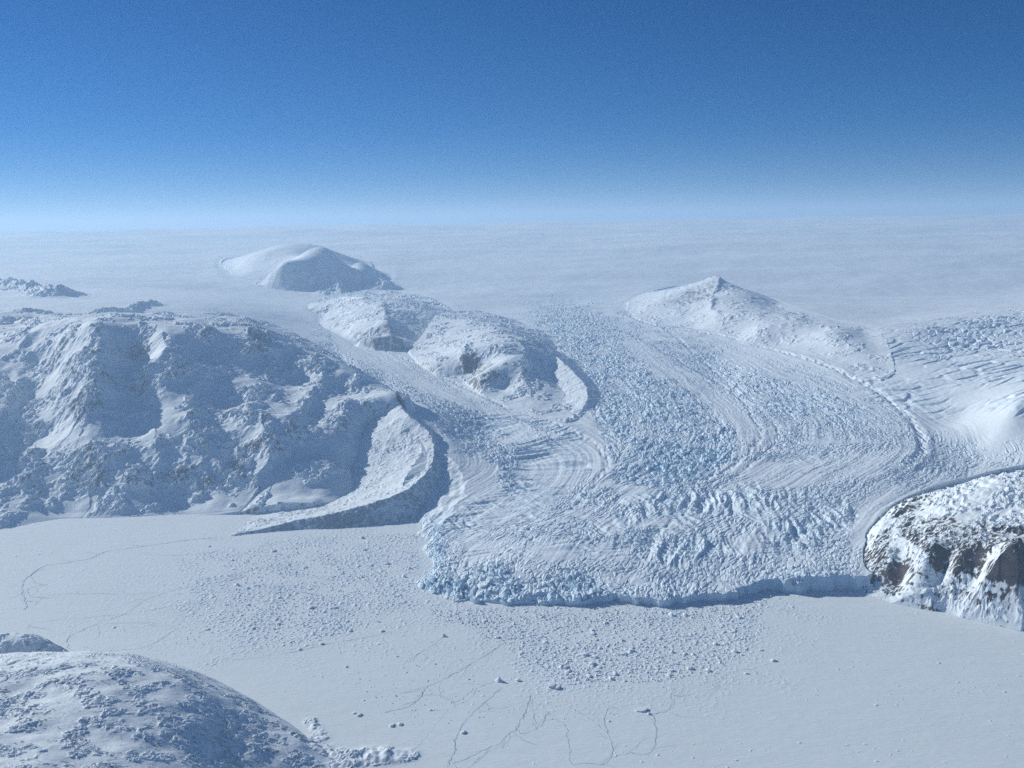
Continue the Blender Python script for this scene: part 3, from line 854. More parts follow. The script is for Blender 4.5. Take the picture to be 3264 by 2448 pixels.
def rocky(lid, lo, hi, seed, lam=60, amt=1.0, bands=None, bias=0.0):
    s = np.nonzero(LAY == lid)[0]
    x, y = Xf[s], Yf[s]
    n = fbm(x, y, lam, 4, seed, .65) + .5 * fbm(x, y, lam * 5, 2, seed + 9, .6)
    v = .35 * np.minimum(SL[s], 1.25) + .5 * np.minimum(SLM[s], 1.1) + .62 * n + bias
    if bands is not None:
        bw = np.zeros(len(Z), F4)
        mm = np.zeros(len(Z), bool)
        mm[s] = True
        for poly, wgt in bands:
            q, w = zone(poly, 14, mm)
            if wgt > 0:
                bw[q] = np.maximum(bw[q], w * wgt)
            else:
                bw[q] += w * wgt
        v = v + bw[s]
    ROCK[s] = np.maximum(ROCK[s], sstep(lo, hi, v) * amt)


rocky(L_M1, .93, 1.25, 900, 34, .75, None, .55 * CLF[np.nonzero(LAY == L_M1)[0]] - .25)
rocky(L_NUN_A, .85, 1.2, 905, 60, .7, [([(1165, 1040), (1230, 1030), (1290, 1060), (1290, 1105), (1240, 1122), (1180, 1100)], .3)])
rocky(L_NUN_B, .85, 1.15, 910, 50, .85, [([(1465, 1110), (1500, 1120), (1560, 1160), (1600, 1200), (1540, 1200), (1480, 1185)], .5), ([(1620, 1080), (1740, 1090), (1740, 1120), (1640, 1120)], .2)])
rocky(L_DOME, .75, 1.1, 915, 120, .4)
rocky(L_NUN_R, .85, 1.25, 920, 60, .75, [([(2100, 955), (2200, 915), (2290, 890), (2290, 960), (2220, 970), (2130, 985)], .55), ([(2300, 950), (2390, 975), (2390, 1000), (2310, 1000)], .5), ([(2420, 1010), (2540, 1025), (2530, 1040), (2430, 1030)], .55)])
rocky(L_CRAG, .98, 1.2, 925, 27, 1.0, [
    ([(2860, 1580), (2960, 1565), (2990, 1600), (2920, 1640), (2850, 1650), (2830, 1630)], .85),
    ([(2890, 1640), (3060, 1650), (3264, 1680), (3300, 1720), (3300, 1850), (3150, 1830), (2990, 1790), (2900, 1740), (2870, 1700)], .85),
    ([(2960, 1770), (3080, 1790), (3264, 1830), (3264, 1870), (3100, 1840), (2970, 1810)], .8),
    ([(2740, 1760), (2790, 1710), (2840, 1700), (2830, 1780), (2800, 1870), (2745, 1840)], .85),
    ([(2800, 1800), (2860, 1780), (2910, 1810), (2910, 1860), (2850, 1880), (2800, 1860)], .85),
    ([(2750, 1868), (2880, 1880), (2870, 1895), (2760, 1885)], .8),
    ([(2900, 1900), (3000, 1900), (3264, 1945), (3264, 2010), (3000, 1950)], -.35),
    ([(2960, 1560), (3264, 1480), (3264, 1620), (3000, 1630)], -.25)], .26 * CRAG_STEP - .22)
q = np.nonzero(LAY == L_FORE)[0]
spk = perlin(Xf[q] / 26 + Yf[q] / 60, Yf[q] / 15, 931) + .5 * perlin(Xf[q] / 11, Yf[q] / 9, 932) + .6 * perlin(Xf[q] / 150, Yf[q] / 110, 933)
ROCK[q] = .75 * sstep(.62, .95, spk)
q = np.nonzero(LAY == L_CRAG)[0]
ROCK[q] *= sstep(-.25, .05, gy_c.ravel()[q])
rocky(L_FORE, .85, 1.4, 930, 28, .4, [([(150, 2370), (280, 2340), (300, 2440), (180, 2448)], .3), ([(700, 2300), (860, 2310), (950, 2400), (900, 2448), (700, 2440)], .22)], -.05)
rocky(L_KNOB, .7, 1.2, 935, 40, .35)
rocky(L_LEDGE, .75, 1.25, 940, 50, .45)
rocky(L_MORAINE, .72, 1.0, 945, 40, .5, [([(960, 1650), (1180, 1615), (1190, 1630), (1200, 1650), (1060, 1690), (950, 1690)], .25)])
rocky(L_MEDIAL, .8, 1.2, 950, 40, .3)
# steep bare ice of the calving front shows blue
s = np.nonzero(isice & (Yf < 7600))[0]
BLUE[s] = np.clip(BLUE[s] + .5 * sstep(.9, 2.2, SL[s]), 0, 1)
print('rock', round(time.time() - T0, 1))

# ------------------------------------------------------------------ split the ice into sheet, glacier, icefall
gl = np.nonzero(LAY == L_GLACIER)[0]
SHEET_LINE = [(-4000, 1400), (-600, 1130), (640, 1075), (930, 1010), (1010, 960), (1400, 960), (1700, 935), (2000, 985), (2300, 1000), (2480, 1010), (2650, 1040), (2760, 1060), (3264, 985), (4500, 950), (4500, -3000), (-4000, -3000)]
pxw = PX[gl] + 18 * perlin(Xf[gl] / 900, Yf[gl] / 900, 61)
pyw = PY[gl] + 12 * perlin(Xf[gl] / 900, Yf[gl] / 900, 62)
insheet = inside(pxw, pyw, np.array(SHEET_LINE, float))
LAY[gl[insheet]] = L_SHEET
FALL = np.array([(2700, 1060), (2760, 1060), (3264, 985), (4500, 950), (4500, 1350), (3264, 1400), (3080, 1370), (2930, 1320), (2800, 1240)], float)
LAY[gl[inside(pxw, pyw, FALL) & ~insheet]] = L_ICEFALL


# ------------------------------------------------------------------ materials
def new_mat(name):
    m = bpy.data.materials.new(name)
    m.use_nodes = True
    nt = m.node_tree
    return m, nt, nt.nodes['Principled BSDF']


def ground_mat(name, vary=.955, snow=(.77, .85, .885), rock1=(.042, .041, .046), rock2=(.105, .084, .078), ice=(.50, .70, .84)):
    m, nt, b = new_mat(name)
    N, Lk = nt.nodes, nt.links
    geo = N.new('ShaderNodeNewGeometry')
    tex = N.new('ShaderNodeTexNoise')
    tex.inputs['Scale'].default_value = .02
    tex.inputs['Detail'].default_value = 6
    Lk.new(geo.outputs['Position'], tex.inputs['Vector'])
    tex2 = N.new('ShaderNodeTexNoise')
    tex2.inputs['Scale'].default_value = .0016
    tex2.inputs['Detail'].default_value = 4
    Lk.new(geo.outputs['Position'], tex2.inputs['Vector'])
    ra = N.new('ShaderNodeAttribute')
    ra.attribute_name = 'rock'
    ia = N.new('ShaderNodeAttribute')
    ia.attribute_name = 'blue'
    # snow varies a little with wind packing
    sn = N.new('ShaderNodeMix')
    sn.data_type = 'RGBA'
    sn.inputs[6].default_value = (*[c * vary for c in snow], 1)
    sn.inputs[7].default_value = (*snow, 1)
    Lk.new(tex2.outputs['Fac'], sn.inputs[0])
    mi = N.new('ShaderNodeMix')
    mi.data_type = 'RGBA'
    mi.inputs[7].default_value = (*ice, 1)
    Lk.new(sn.outputs[2], mi.inputs[6])
    Lk.new(ia.outputs['Fac'], mi.inputs[0])
    rk = N.new('ShaderNodeMix')
    rk.data_type = 'RGBA'
    rk.inputs[6].default_value = (*rock1, 1)
    rk.inputs[7].default_value = (*rock2, 1)
    cr = N.new('ShaderNodeMapRange')
    cr.inputs[1].default_value = .35
    cr.inputs[2].default_value = .65
    Lk.new(tex.outputs['Fac'], cr.inputs[0])
    Lk.new(cr.outputs[0], rk.inputs[0])
    fm = N.new('ShaderNodeMix')
    fm.data_type = 'RGBA'
    Lk.new(mi.outputs[2], fm.inputs[6])
    Lk.new(rk.outputs[2], fm.inputs[7])
    Lk.new(ra.outputs['Fac'], fm.inputs[0])
    Lk.new(fm.outputs[2], b.inputs['Base Color'])
    b.inputs['Roughness'].default_value = .75
    b.inputs['Specular IOR Level'].default_value = .12
    return m


MAT = ground_mat('snow_ice_and_rock')
MAT_GREY = ground_mat('snow_over_grey_rock', rock1=(.040, .042, .050), rock2=(.082, .078, .082))
MAT_SEA = ground_mat('snowy_sea_ice', vary=.92, snow=(.765, .845, .87))

LAYERS = {
    L_SEA: ('sea_ice', 'flat snow covered fjord ice with rubble below the glacier front', 'sea ice', MAT_SEA),
    L_GLACIER: ('glacier', 'broad crevassed glacier winding down to a broken cliff at the fjord', 'glacier', MAT),
    L_SHEET: ('ice_sheet', 'smooth white inland ice stretching away to the horizon', 'ice sheet', MAT),
    L_ICEFALL: ('icefall', 'steep stepped icefall pouring down beside the bright drifting snow slope', 'icefall', MAT),
    L_M1: ('mountain', 'large snow dusted mountain in deep blue shade above the flat fjord ice', 'mountain', MAT_GREY),
    L_MORAINE: ('moraine', 'curved sharp crested snowy moraine ridge wrapping round the foot of the shaded mountain', 'moraine', MAT_GREY),
    L_NUN_A: ('nunatak', 'snowy rock ridge with a round dark bulge between the dome hill and the lower rocky dome', 'nunatak', MAT),
    L_NUN_B: ('nunatak', 'low rocky dome with brown cliff between two crevassed ice streams', 'nunatak', MAT),
    L_MEDIAL: ('moraine', 'short bright curved snow ridge on the flank of the low rocky dome', 'moraine', MAT_GREY),
    L_DOME: ('hill', 'smooth snow covered dome hill standing alone before the inland ice', 'hill', MAT_GREY),
    L_NUN_R: ('nunatak', 'pointed rock peak with a long snow scarp beside the far ice stream', 'nunatak', MAT),
    L_CRAG: ('crag', 'dark brown banded rock crag with snow ledges at the end of the glacier front', 'crag', MAT),
    L_FORE: ('mountain', 'snowy mountain shoulder speckled with small rocks in the near corner', 'mountain', MAT_GREY),
    L_KNOB: ('hill', 'small grey knoll poking up behind the near mountain shoulder', 'hill', MAT_GREY),
    L_LEDGE: ('rock_outcrop', 'low rocky outcrops breaking through the snow', 'rock outcrop', MAT_GREY),
}
COL = bpy.context.scene.collection

gi = np.arange(NR * NC).reshape(NR, NC)
quads = np.stack([gi[:-1, :-1], gi[:-1, 1:], gi[1:, 1:], gi[1:, :-1]], -1).reshape(-1, 4)
ql = LAY[quads]
fl = np.where(ql[:, 0] == ql[:, 2], ql[:, 0], np.where(ql[:, 1] == ql[:, 3], ql[:, 1], ql[:, 0]))
CO = np.stack([Xf, Yf, Z], -1).astype(F4)


def mesh_from(name, co, faces, mat, attrs=None):
    me = bpy.data.meshes.new(name)
    me.vertices.add(len(co))
    me.vertices.foreach_set('co', co.astype(F4).ravel())
    k = faces.shape[1]
    me.loops.add(faces.size)
    me.loops.foreach_set('vertex_index', faces.astype(np.int32).ravel())
    me.polygons.add(len(faces))
    me.polygons.foreach_set('loop_start', np.arange(0, faces.size, k, dtype=np.int32))
    me.update(calc_edges=True)
    for an, av in (attrs or {}).items():
        a = me.attributes.new(an, 'FLOAT', 'POINT')
        a.data.foreach_set('value', av.astype(F4))
    me.shade_flat()
    me.materials.append(mat)
    o = bpy.data.objects.new(name, me)
    COL.objects.link(o)
    return o


def tag(o, label=None, cat=None, group=None, kind=None):
    if label:
        o['label'] = label
    if cat:
        o['category'] = cat
    if group:
        o['group'] = group
    if kind:
        o['kind'] = kind
    return o


for lid, (nm, lab, cat, mat) in LAYERS.items():
    f = quads[fl == lid]
    if not len(f):
        continue
    used = np.unique(f)
    remap = np.zeros(NR * NC, np.int32)
    remap[used] = np.arange(len(used))
    o = mesh_from(nm, CO[used], remap[f], mat, {'rock': ROCK[used], 'blue': BLUE[used]})
    tag(o, lab, cat, None, 'structure')
print('meshes', round(time.time() - T0, 1))

# ------------------------------------------------------------------ leads and cracks in the fjord ice
mc, nt, b = new_mat('refrozen_lead_ice')
b.inputs['Base Color'].default_value = (.34, .44, .53, 1)
b.inputs['Roughness'].default_value = .5
tx = nt.nodes.new('ShaderNodeTexNoise')
tx.inputs['Scale'].default_value = .03
rp = nt.nodes.new('ShaderNodeMix')
rp.data_type = 'RGBA'
rp.inputs[6].default_value = (.46, .54, .62, 1)
rp.inputs[7].default_value = (.70, .77, .84, 1)
g_ = nt.nodes.new('ShaderNodeNewGeometry')
nt.links.new(g_.outputs['Position'], tx.inputs['Vector'])
nt.links.new(tx.outputs['Fac'], rp.inputs[0])
nt.links.new(rp.outputs[2], b.inputs['Base Color'])
MAT_LEAD = mc

CRACKS = [
    ([(1610, 2045), (1560, 2080), (1510, 2110), (1450, 2145), (1400, 2170), (1360, 2190), (1335, 2225), (1290, 2255), (1220, 2270)], 9),
    ([(1588, 2168), (1540, 2185), (1500, 2205), (1455, 2236), (1420, 2225), (1390, 2215), (1345, 2215)], 6),
    ([(1600, 2190), (1560, 2225), (1520, 2260), (1480, 2300), (1450, 2355), (1450, 2385), (1435, 2415), (1430, 2440)], 9),
    ([(1690, 2215), (1680, 2250), (1660, 2290), (1645, 2325), (1610, 2345), (1590, 2370), (1540, 2390), (1490, 2415), (1440, 2435)], 9),
    ([(1645, 2325), (1665, 2340), (1710, 2320), (1730, 2300), (1745, 2270), (1755, 2285), (1800, 2310), (1805, 2350), (1815, 2400), (1820, 2435), (1870, 2432), (1910, 2436), (1945, 2415), (1950, 2380), (1940, 2345), (1925, 2310), (1930, 2270), (1945, 2255), (1980, 2262)], 7),
    ([(1945, 2415), (2000, 2400), (2050, 2405), (2075, 2390), (2090, 2350), (2085, 2300), (2080, 2280)], 7),
    ([(2060, 2275), (2110, 2270), (2140, 2245), (2135, 2215), (2160, 2220), (2200, 2215)], 6),
    ([(1690, 2215), (1700, 2290), (1720, 2310)], 5),
    ([(700, 1712), (600, 1722), (500, 1735), (430, 1745), (330, 1760), (290, 1780), (200, 1795), (140, 1805), (100, 1830), (75, 1855), (70, 1890), (85, 1930), (75, 1945)], 8),
    ([(150, 1810), (110, 1825), (100, 1840), (120, 1860), (150, 1865), (90, 1875), (95, 1900), (140, 1905)], 5),
    ([(800, 1835), (690, 1858), (560, 1880), (460, 1915), (400, 1955), (330, 1980), (270, 2005), (220, 2030), (215, 2060), (230, 2075)], 6),
    ([(560, 1885), (420, 1893), (250, 1893), (150, 1900), (100, 1935)], 4),
    ([(700, 1912), (560, 1930), (420, 1955), (200, 1975), (110, 1985), (90, 1995), (150, 2005)], 4),
    ([(570, 2000), (520, 2030), (480, 2055), (430, 2068), (330, 2075), (220, 2078)], 5),
    ([(560, 2005), (540, 1995), (480, 1995), (490, 1985), (330, 1988)], 4),
    ([(1260, 2012), (1150, 2035), (1030, 2055), (930, 2080), (800, 2098), (700, 2105)], 6),
    ([(470, 1765), (560, 1770), (640, 1765), (700, 1758)], 4),
    ([(2360, 2160), (2300, 2190), (2270, 2180), (2330, 2140), (2390, 2135), (2450, 2165)], 4),
    ([(1414, 2027), (1380, 2055), (1330, 2085), (1300, 2115)], 4),
    ([(1460, 2232), (1420, 2270), (1380, 2320), (1330, 2375), (1320, 2400)], 3),
]


def jag(L, seed, a):
    r = np.random.RandomState(seed)
    out = [np.array(L[0])]
    for p, q in zip(L[:-1], L[1:]):
        p, q = np.array(p), np.array(q)
        d = np.hypot(*(q - p))
        n = max(2, int(d / 22))
        nrm = np.array([-(q - p)[1], (q - p)[0]]) / (d + 1e-6)
        for i in range(1, n + 1):
            t = i / n
            o = r.uniform(-a, a) if i < n else 0
            out.append(p + (q - p) * t + nrm * o)
    return out


def ribbon(L, wd, r, verts, faces):
    ws = np.convolve(r.uniform(.2, 1.6, len(L) + 4), np.ones(3) / 3, 'same')[2:-2] * wd * .45
    ws[0] = ws[-1] = .4
    tg = np.gradient(L, axis=0)
    tg /= np.linalg.norm(tg, axis=1)[:, None] + 1e-9
    nr = np.stack([-tg[:, 1], tg[:, 0]], -1)
    n = len(L)
    o_ = sum(len(v) for v in verts)
    zt = np.full(n, 2.4 + .01 * len(verts))
    verts.append(np.vstack([np.c_[L + nr * ws[:, None] * .5, zt], np.c_[L - nr * ws[:, None] * .5, zt]]))
    faces.append(np.array([(k, k + 1, n + k + 1, n + k) for k in range(n - 1)]) + o_)


for i, (pts, wd) in enumerate(CRACKS):
    L = smooth_line(px_poly(pts, 0), 3)
    L = np.array(jag([tuple(p) for p in L], i, 9))
    r = np.random.RandomState(100 + i)
    wd = wd * (L[:, 1].mean() / 4600) ** 1.5
    verts, faces = [], []
    ribbon(L, wd, r, verts, faces)
    for b_ in range(3 + len(L) // 30):                     # side cracks
        k = r.randint(2, len(L) - 2)
        t = L[min(k + 2, len(L) - 1)] - L[k - 2]
        a0 = math.atan2(t[1], t[0]) + r.choice([-1, 1]) * r.uniform(.35, 1.2)
        q = [L[k]]
        for _ in range(r.randint(4, 14)):
            a0 += r.uniform(-.45, .45)
            q.append(q[-1] + r.uniform(12, 30) * np.array([math.cos(a0), math.sin(a0)]))
        ribbon(np.array(q), wd * .55, r, verts, faces)
    o = mesh_from('ice_lead', np.vstack(verts), np.vstack(faces), MAT_LEAD)
    tag(o, 'thin grey refrozen crack meandering across the white fjord ice', 'ice crack', 'cracks across the fjord ice', 'structure')

# ------------------------------------------------------------------ ice blocks frozen into the fjord
mi_, nt, b = new_mat('ice_block')
tx = nt.nodes.new('ShaderNodeTexNoise')
tx.inputs['Scale'].default_value = .05
rp = nt.nodes.new('ShaderNodeMix')
rp.data_type = 'RGBA'
rp.inputs[6].default_value = (.70, .80, .87, 1)
rp.inputs[7].default_value = (.86, .90, .92, 1)
g_ = nt.nodes.new('ShaderNodeNewGeometry')
nt.links.new(g_.outputs['Position'], tx.inputs['Vector'])
nt.links.new(tx.outputs['Fac'], rp.inputs[0])
nt.links.new(rp.outputs[2], b.inputs['Base Color'])
b.inputs['Roughness'].default_value = .6
b.inputs['Specular IOR Level'].default_value = .2
MAT_BLOCK = mi_


def hull_mesh(pts, name):
    bm = bmesh.new()
    for p in pts:
        bm.verts.new(p)
    r = bmesh.ops.convex_hull(bm, input=bm.verts[:])
    loose = [v for v in bm.verts if not v.link_faces]
    bmesh.ops.delete(bm, geom=loose, context='VERTS')
    me = bpy.data.meshes.new(name)
    bm.to_mesh(me)
    bm.free()
    me.materials.append(MAT_BLOCK)
    return me


def block_mesh(seed, style):
    """an angular calved block, unit width, sunk a little into the ice"""
    r = np.random.RandomState(seed)
    pts = []
    if style == 'slab':
        h = .32
        m = 9
        for i in range(m):
            a = i * 2 * math.pi / m + r.uniform(-.25, .25)
            rad = r.uniform(.38, .56)
            ex = 1 if abs(math.cos(a)) > .5 else .72
            x, y = rad * math.cos(a) * ex, rad * math.sin(a) * .7
            pts += [(x, y, -.12), (x * r.uniform(.82, .97), y * r.uniform(.82, .97), h + .12 * x + r.uniform(-.03, .03))]
    elif style == 'peak':
        for i in range(9):
            a = i * 2 * math.pi / 9 + r.uniform(-.3, .3)
            pts += [(.5 * math.cos(a) * r.uniform(.8, 1.1), .45 * math.sin(a) * r.uniform(.8, 1.1), -.12)]
        for i in range(6):
            a = r.uniform(0, 6.28)
            pts += [(.3 * math.cos(a), .26 * math.sin(a), r.uniform(.2, .4))]
        pts += [(r.uniform(-.15, .15), r.uniform(-.1, .1), r.uniform(.55, .8)), (r.uniform(-.25, .1), .05, .5)]
    else:
        for i in range(26):
            v = r.normal(size=3)
            v /= np.linalg.norm(v)
            pts.append((v[0] * r.uniform(.42, .55), v[1] * r.uniform(.34, .5), .16 + v[2] * .34))
    return hull_mesh(pts, 'iceberg')


KINDS = {s: [block_mesh(10 * k + j, s) for j in range(7)] for k, s in enumerate(('slab', 'peak', 'lump'))}
rnd = random.Random(5)
# surface height for resting blocks on the rubble
from bisect import bisect


def ground_z(x, y):
    u = x / y
    j = int(np.clip(np.searchsorted(U, u) - 1, 0, NC - 2))
    col = Y[:, j]
    i = int(np.clip(np.searchsorted(col, y) - 1, 0, NR - 2))
    k0 = i * NC + j
    return float(min(Z[k0], Z[k0 + 1], Z[k0 + NC], Z[k0 + NC + 1])), int(LAY[k0])


def berg(px, py, w, style, label, group=None, rot=None, sz=1.0, var=None):
    x, y = unproj(px, py, 4)
    z, ly = ground_z(x, y)
    me = KINDS[style][rnd.randrange(7) if var is None else var]
    o = bpy.data.objects.new('iceberg', me)
    COL.objects.link(o)
    o.location = (x, y, z)
    o.rotation_euler = (0, 0, rnd.uniform(0, 6.28) if rot is None else rot)
    o.scale = (w, w * rnd.uniform(.8, 1.1), w * sz * .68)
    tag(o, label, 'ice block', group)
    return o


BIG = [
    (2046, 2262, 70, 'slab', 'largest pale flat slab of ice with a dark pool at its corner', .35, .5),
    (2068, 2274, 26, 'peak', 'grey jagged block touching the corner of the largest flat slab', None, 1),
    (1414, 2027, 40, 'peak', 'bright white jagged block alone on smooth ice below the seracs', None, 1),
    (1588, 2168, 52, 'peak', 'tallest jagged block where two long cracks begin', None, 1.1),
    (1600, 2172, 24, 'peak', 'small pointed block leaning on the tallest jagged block', None, 1),
    (1652, 2168, 34, 'lump', 'broken lump just beside the tallest jagged block', None, 1),
    (1761, 2186, 58, 'slab', 'long tilted slab with a blue shaded flank', .9, 1.2),
    (1778, 2192, 40, 'slab', 'shorter tilted slab lying against the long blue flanked slab', .9, 1.2),
    (1985, 2083, 50, 'slab', 'oval flat topped pale slab amid the rubble', .4, .7),
    (2014, 2074, 44, 'lump', 'whitish tall block next to the oval pale slab', None, 1),
    (1864, 2086, 46, 'slab', 'blue sided flat block amid the rubble', .2, 1.3),
    (1791, 2124, 50, 'peak', 'ragged star shaped block with a pointed tip', None, .7),
    (1888, 2115, 46, 'lump', 'rounded double block below the blue sided flat block', None, .9),
    (1890, 2018, 52, 'lump', 'broad low block in dense rubble near the ice front', None, .6),
    (2140, 1960, 52, 'peak', 'dark blue upright block closest to the ice cliff', None, 1.1),
    (2199, 2130, 40, 'lump', 'dark sided block on the outer edge of the rubble', None, 1),
    (2281, 2051, 36, 'lump', 'bluish block cluster piece near the wide smooth ice', None, 1),
    (2466, 2104, 36, 'lump', 'lone rounded pale block on the smooth ice far from others', None, .9),
    (2378, 2145, 26, 'slab', 'small flat block on the outermost rubble ridge', None, 1),
    (1961, 2147, 34, 'lump', 'grey blue block below the oval pale slab', None, 1),
    (1870, 2165, 36, 'peak', 'dark pointed block at the ragged lower rubble edge', None, .9),
    (1250, 2309, 40, 'slab', 'flat ice block beside the near mountain foot crack', None, .8),
    (1276, 2306, 34, 'lump', 'dark shaded block just beside the flat block near the mountain foot', None, .8),
    (1476, 2333, 36, 'lump', 'whitish block sitting on a long curved crack', None, .8),
    (1218, 2010, 34, 'lump', 'blue grey block at the lower rim of the rubble by the shaded bay', None, .8),
    (2425, 2071, 28, 'lump', 'small white block between the lone rounded block and the rubble', None, .8),
    (756, 1864, 42, 'peak', 'pyramid shaped block at the outer edge of the rubble field', None, .9),
    (990, 1936, 46, 'lump', 'chunky white block midway across the rubble below the moraine', None, .9),
    (1067, 1936, 40, 'slab', 'flat topped block next to the chunky white block', None, 1),
    (1146, 2277, 40, 'lump', 'largest of the loose blocks above the near shoulder crest', None, .6),
    (1130, 2272, 26, 'lump', 'small block stuck to the largest loose block by the shoulder crest', None, .7),
    (658, 2004, 48, 'slab', 'cracked flat floe fragment with dark seams', .5, .5),
    (364, 1998, 26, 'lump', 'single dark speck of ice alone on the smooth bay', None, .7),
    (1105, 2124, 24, 'lump', 'small lonely block on the smooth ice below the rubble rim', None, .8),
    (1025, 2051, 30, 'lump', 'dark block on the crack that bounds the rubble', None, .9),
    (955, 2068, 30, 'lump', 'blue block on the crack further from the glacier', None, .9),
    (1153, 1713, 52, 'lump', 'dark blue block below the shaded moraine cliff', None, .9),
    (2008, 2079, 26, 'lump', 'little block wedged between the oval slab and whitish block', None, 1),
    (2140, 2136, 40, 'slab', 'row of tilted ice at the right rubble rim with a blue side', .1, .9),
    (1930, 1985, 40, 'lump', 'pale block beneath the middle of the ice cliff', None, .9),
    (666, 1740, 44, 'lump', 'rough grey patch of raised ice near the moraine tip', None, .4),
]
for a in BIG:
    berg(a[0], a[1], a[2], a[3], a[4], None, a[5], a[6])

FIELDS = [
    ('ice blocks in the rubble beside the moraine', 'small ice block jammed in the rubble beside the curved moraine', [(700, 1770), (1100, 1710), (1330, 1700), (1340, 1880), (1200, 1990), (900, 2060), (740, 1980)], 95, (10, 42)),
    ('ice blocks in the rubble below the ice front', 'small ice block jammed in the rubble below the glacier front', [(1420, 1960), (1800, 1960), (2380, 1930), (2450, 2020), (2320, 2120), (2100, 2180), (1800, 2170), (1640, 2080)], 105, (10, 44)),
    ('loose ice blocks on the smooth fjord ice', 'small loose ice block scattered on the smooth ice in front of the rubble', [(1150, 2090), (1400, 2040), (1580, 2100), (1600, 2170), (1400, 2300), (1240, 2300), (1000, 2160)], 30, (8, 18)),
]
for grp, lab, poly, n, (w0, w1) in FIELDS:
    P = np.array(poly, float)
    c = 0
    while c < n:
        px = rnd.uniform(P[:, 0].min(), P[:, 0].max())
        py = rnd.uniform(P[:, 1].min(), P[:, 1].max())
        if not inside(np.array([px]), np.array([py]), P)[0]:
            continue
        x, y = unproj(px, py, 4)
        if ground_z(x, y)[1] != L_SEA:
            continue
        w = w0 + (w1 - w0) * rnd.random() ** 2.2
        berg(px, py, w, rnd.choice(['slab', 'peak', 'lump', 'lump']), lab, grp, None, rnd.uniform(.6, 1.1))
        c += 1

# brash: thousands of small pieces nobody could count, one object
vs, fs = [], []
base_pts = []
for k in range(6):
    me = KINDS['lump'][k % 7] if k < 4 else KINDS['peak'][k]
    v = np.array([p.co[:] for p in me.vertices])
    f = []
    for p in me.polygons:
        q = list(p.vertices)
        f += [(q[0], q[i], q[i + 1]) for i in range(1, len(q) - 1)]
    base_pts.append((v, np.array(f)))
off = 0
r2 = np.random.RandomState(11)
for poly, n, w0, w1 in [(FIELDS[0][2], 2600, 5, 15), (FIELDS[1][2], 3000, 5, 16), ([(560, 1780), (760, 1740), (740, 2080), (560, 2060)], 420, 4, 11), ([(1340, 1940), (2480, 1900), (2400, 1980), (1420, 1985)], 1500, 5, 16),
                        ([(1150, 2000), (2300, 2150), (2200, 2260), (1300, 2330), (1100, 2150)], 330, 4, 9)]:
    P = np.array(poly, float)
    c = 0
    while c < n:
        px = r2.uniform(P[:, 0].min(), P[:, 0].max(), 400)
        py = r2.uniform(P[:, 1].min(), P[:, 1].max(), 400)
        ok = inside(px, py, P)
        for a, b_ in zip(px[ok], py[ok]):
            if c >= n:
                break
            x, y = unproj(a, b_, 3)
            z, ly = ground_z(x, y)
            c += 1
            if ly != L_SEA:
                continue
            v, f = base_pts[r2.randint(6)]
            w = w0 + (w1 - w0) * r2.rand() ** 2
            t = r2.uniform(0, 6.28)
            m = np.array([[math.cos(t), -math.sin(t), 0], [math.sin(t), math.cos(t), 0], [0, 0, r2.uniform(.5, 1.1)]])
            vs.append(v @ m.T * w + (x, y, z))
            fs.append(f + off)
            off += len(v)
o = mesh_from('brash_ice', np.vstack(vs), np.vstack(fs), MAT_BLOCK)
tag(o, 'rubble of small ice fragments frozen into the fjord below the glacier', 'ice rubble', None, 'stuff')
print('bergs', round(time.time() - T0, 1))

# ------------------------------------------------------------------ air
HAZE = 2.3e-5
bm = bmesh.new()
bmesh.ops.create_cube(bm, size=1)
me = bpy.data.meshes.new('haze')
bm.to_mesh(me)
bm.free()
hz = bpy.data.objects.new('haze', me)
COL.objects.link(hz)
top = max(CAM_Z, float(Z.max())) + 1100
bot = float(Z.min()) - 1
hz.scale = (420000, 150000, top - bot)
hz.location = (0, 55000, (top + bot) / 2)
tag(hz, 'pale blue haze lying over the whole scene', 'haze', None, 'stuff')
m = bpy.data.materials.new('haze')
m.use_nodes = True
nt = m.node_tree
for n in list(nt.nodes):
    if n.type != 'OUTPUT_MATERIAL':
        nt.nodes.remove(n)
out = [n for n in nt.nodes if n.type == 'OUTPUT_MATERIAL'][0]
pv = nt.nodes.new('ShaderNodeVolumePrincipled')
pv.inputs['Color'].default_value = (.52, .75, 1, 1)
pv.inputs['Density'].default_value = HAZE
pv.inputs['Anisotropy'].default_value = .25
nt.links.new(pv.outputs[0], out.inputs['Volume'])
me.materials.append(m)

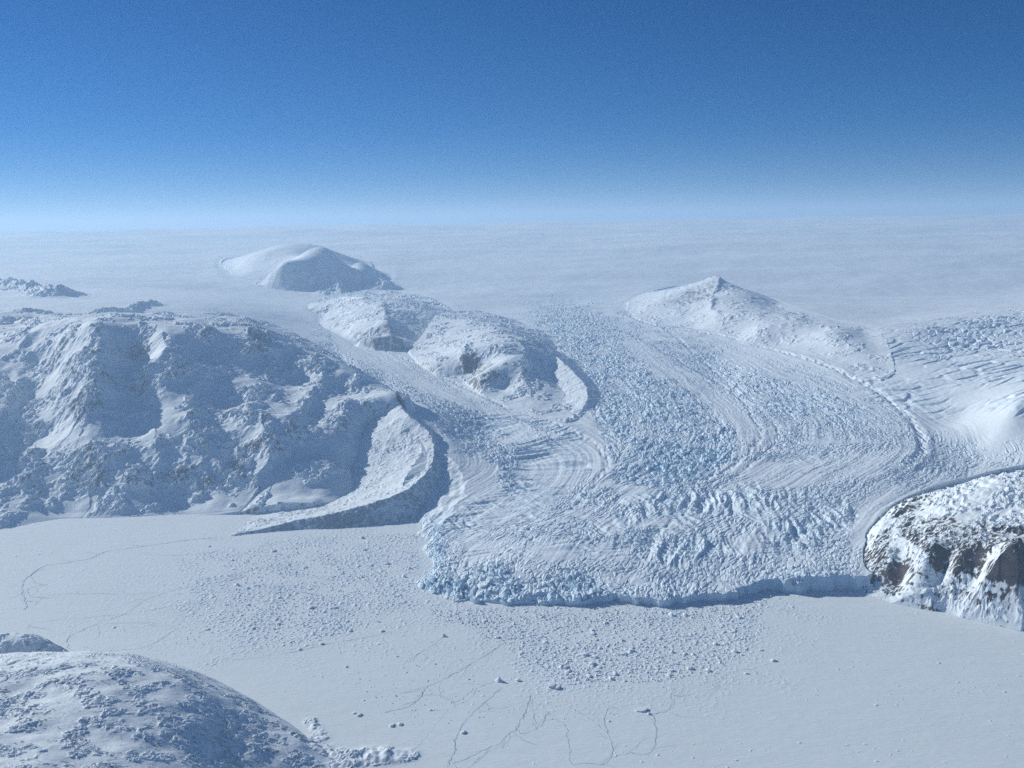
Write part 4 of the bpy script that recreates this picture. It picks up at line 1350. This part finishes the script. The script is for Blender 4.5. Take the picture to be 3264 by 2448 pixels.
# ------------------------------------------------------------------ light
SUN_EL, SUN_ROT = math.radians(24), math.radians(-58)
w = bpy.data.worlds.new('World')
bpy.context.scene.world = w
w.use_nodes = True
nt = w.node_tree
sky = nt.nodes.new('ShaderNodeTexSky')
sky.sky_type = 'NISHITA'
sky.sun_disc = False
sky.sun_elevation = SUN_EL
sky.sun_rotation = SUN_ROT
sky.altitude = 9000
sky.air_density = 1.8
sky.dust_density = 0
sky.ozone_density = 4.0
# seen from this high the horizon lies below eye level: tip the sky down with it
tc = nt.nodes.new('ShaderNodeTexCoord')
va = nt.nodes.new('ShaderNodeVectorMath')
va.operation = 'ADD'
va.inputs[1].default_value = (0, 0, .02)
nt.links.new(tc.outputs['Generated'], va.inputs[0])
nt.links.new(va.outputs[0], sky.inputs[0])
hs = nt.nodes.new('ShaderNodeHueSaturation')
hs.inputs['Saturation'].default_value = 1.36
hs.inputs['Hue'].default_value = .506
nt.links.new(sky.outputs[0], hs.inputs['Color'])
nt.links.new(hs.outputs[0], nt.nodes['Background'].inputs[0])
nt.nodes['Background'].inputs[1].default_value = .052
sd = Vector((math.sin(SUN_ROT) * math.cos(SUN_EL), math.cos(SUN_ROT) * math.cos(SUN_EL), math.sin(SUN_EL)))
sl = bpy.data.lights.new('sun', 'SUN')
sl.energy = 3.8
sl.angle = math.radians(.5)
sl.color = (1, .975, .92)
so = bpy.data.objects.new('sun', sl)
COL.objects.link(so)
so.rotation_euler = sd.to_track_quat('Z', 'Y').to_euler()
so.location = (0, 0, 6000)

# ------------------------------------------------------------------ camera
cd = bpy.data.cameras.new('camera')
cd.sensor_width = 36
cd.lens = FOC / 3264 * 36
cd.clip_start = 10
cd.clip_end = 600000
cam = bpy.data.objects.new('camera', cd)
COL.objects.link(cam)
R = Matrix.Rotation(math.pi / 2 - PITCH, 4, 'X') @ Matrix.Rotation(-ROLL, 4, 'Z')
cam.matrix_world = Matrix.Translation((0, 0, CAM_Z)) @ R
sc = bpy.context.scene
sc.camera = cam
sc.view_settings.view_transform = 'Standard'
sc.view_settings.look = 'None'
sc.view_settings.exposure = .45
sc.view_settings.gamma = 1
sc.cycles.use_denoising = False
sc.cycles.volume_bounces = 1
sc.cycles.max_bounces = 4
sc.cycles.diffuse_bounces = 2
print('done', round(time.time() - T0, 1))
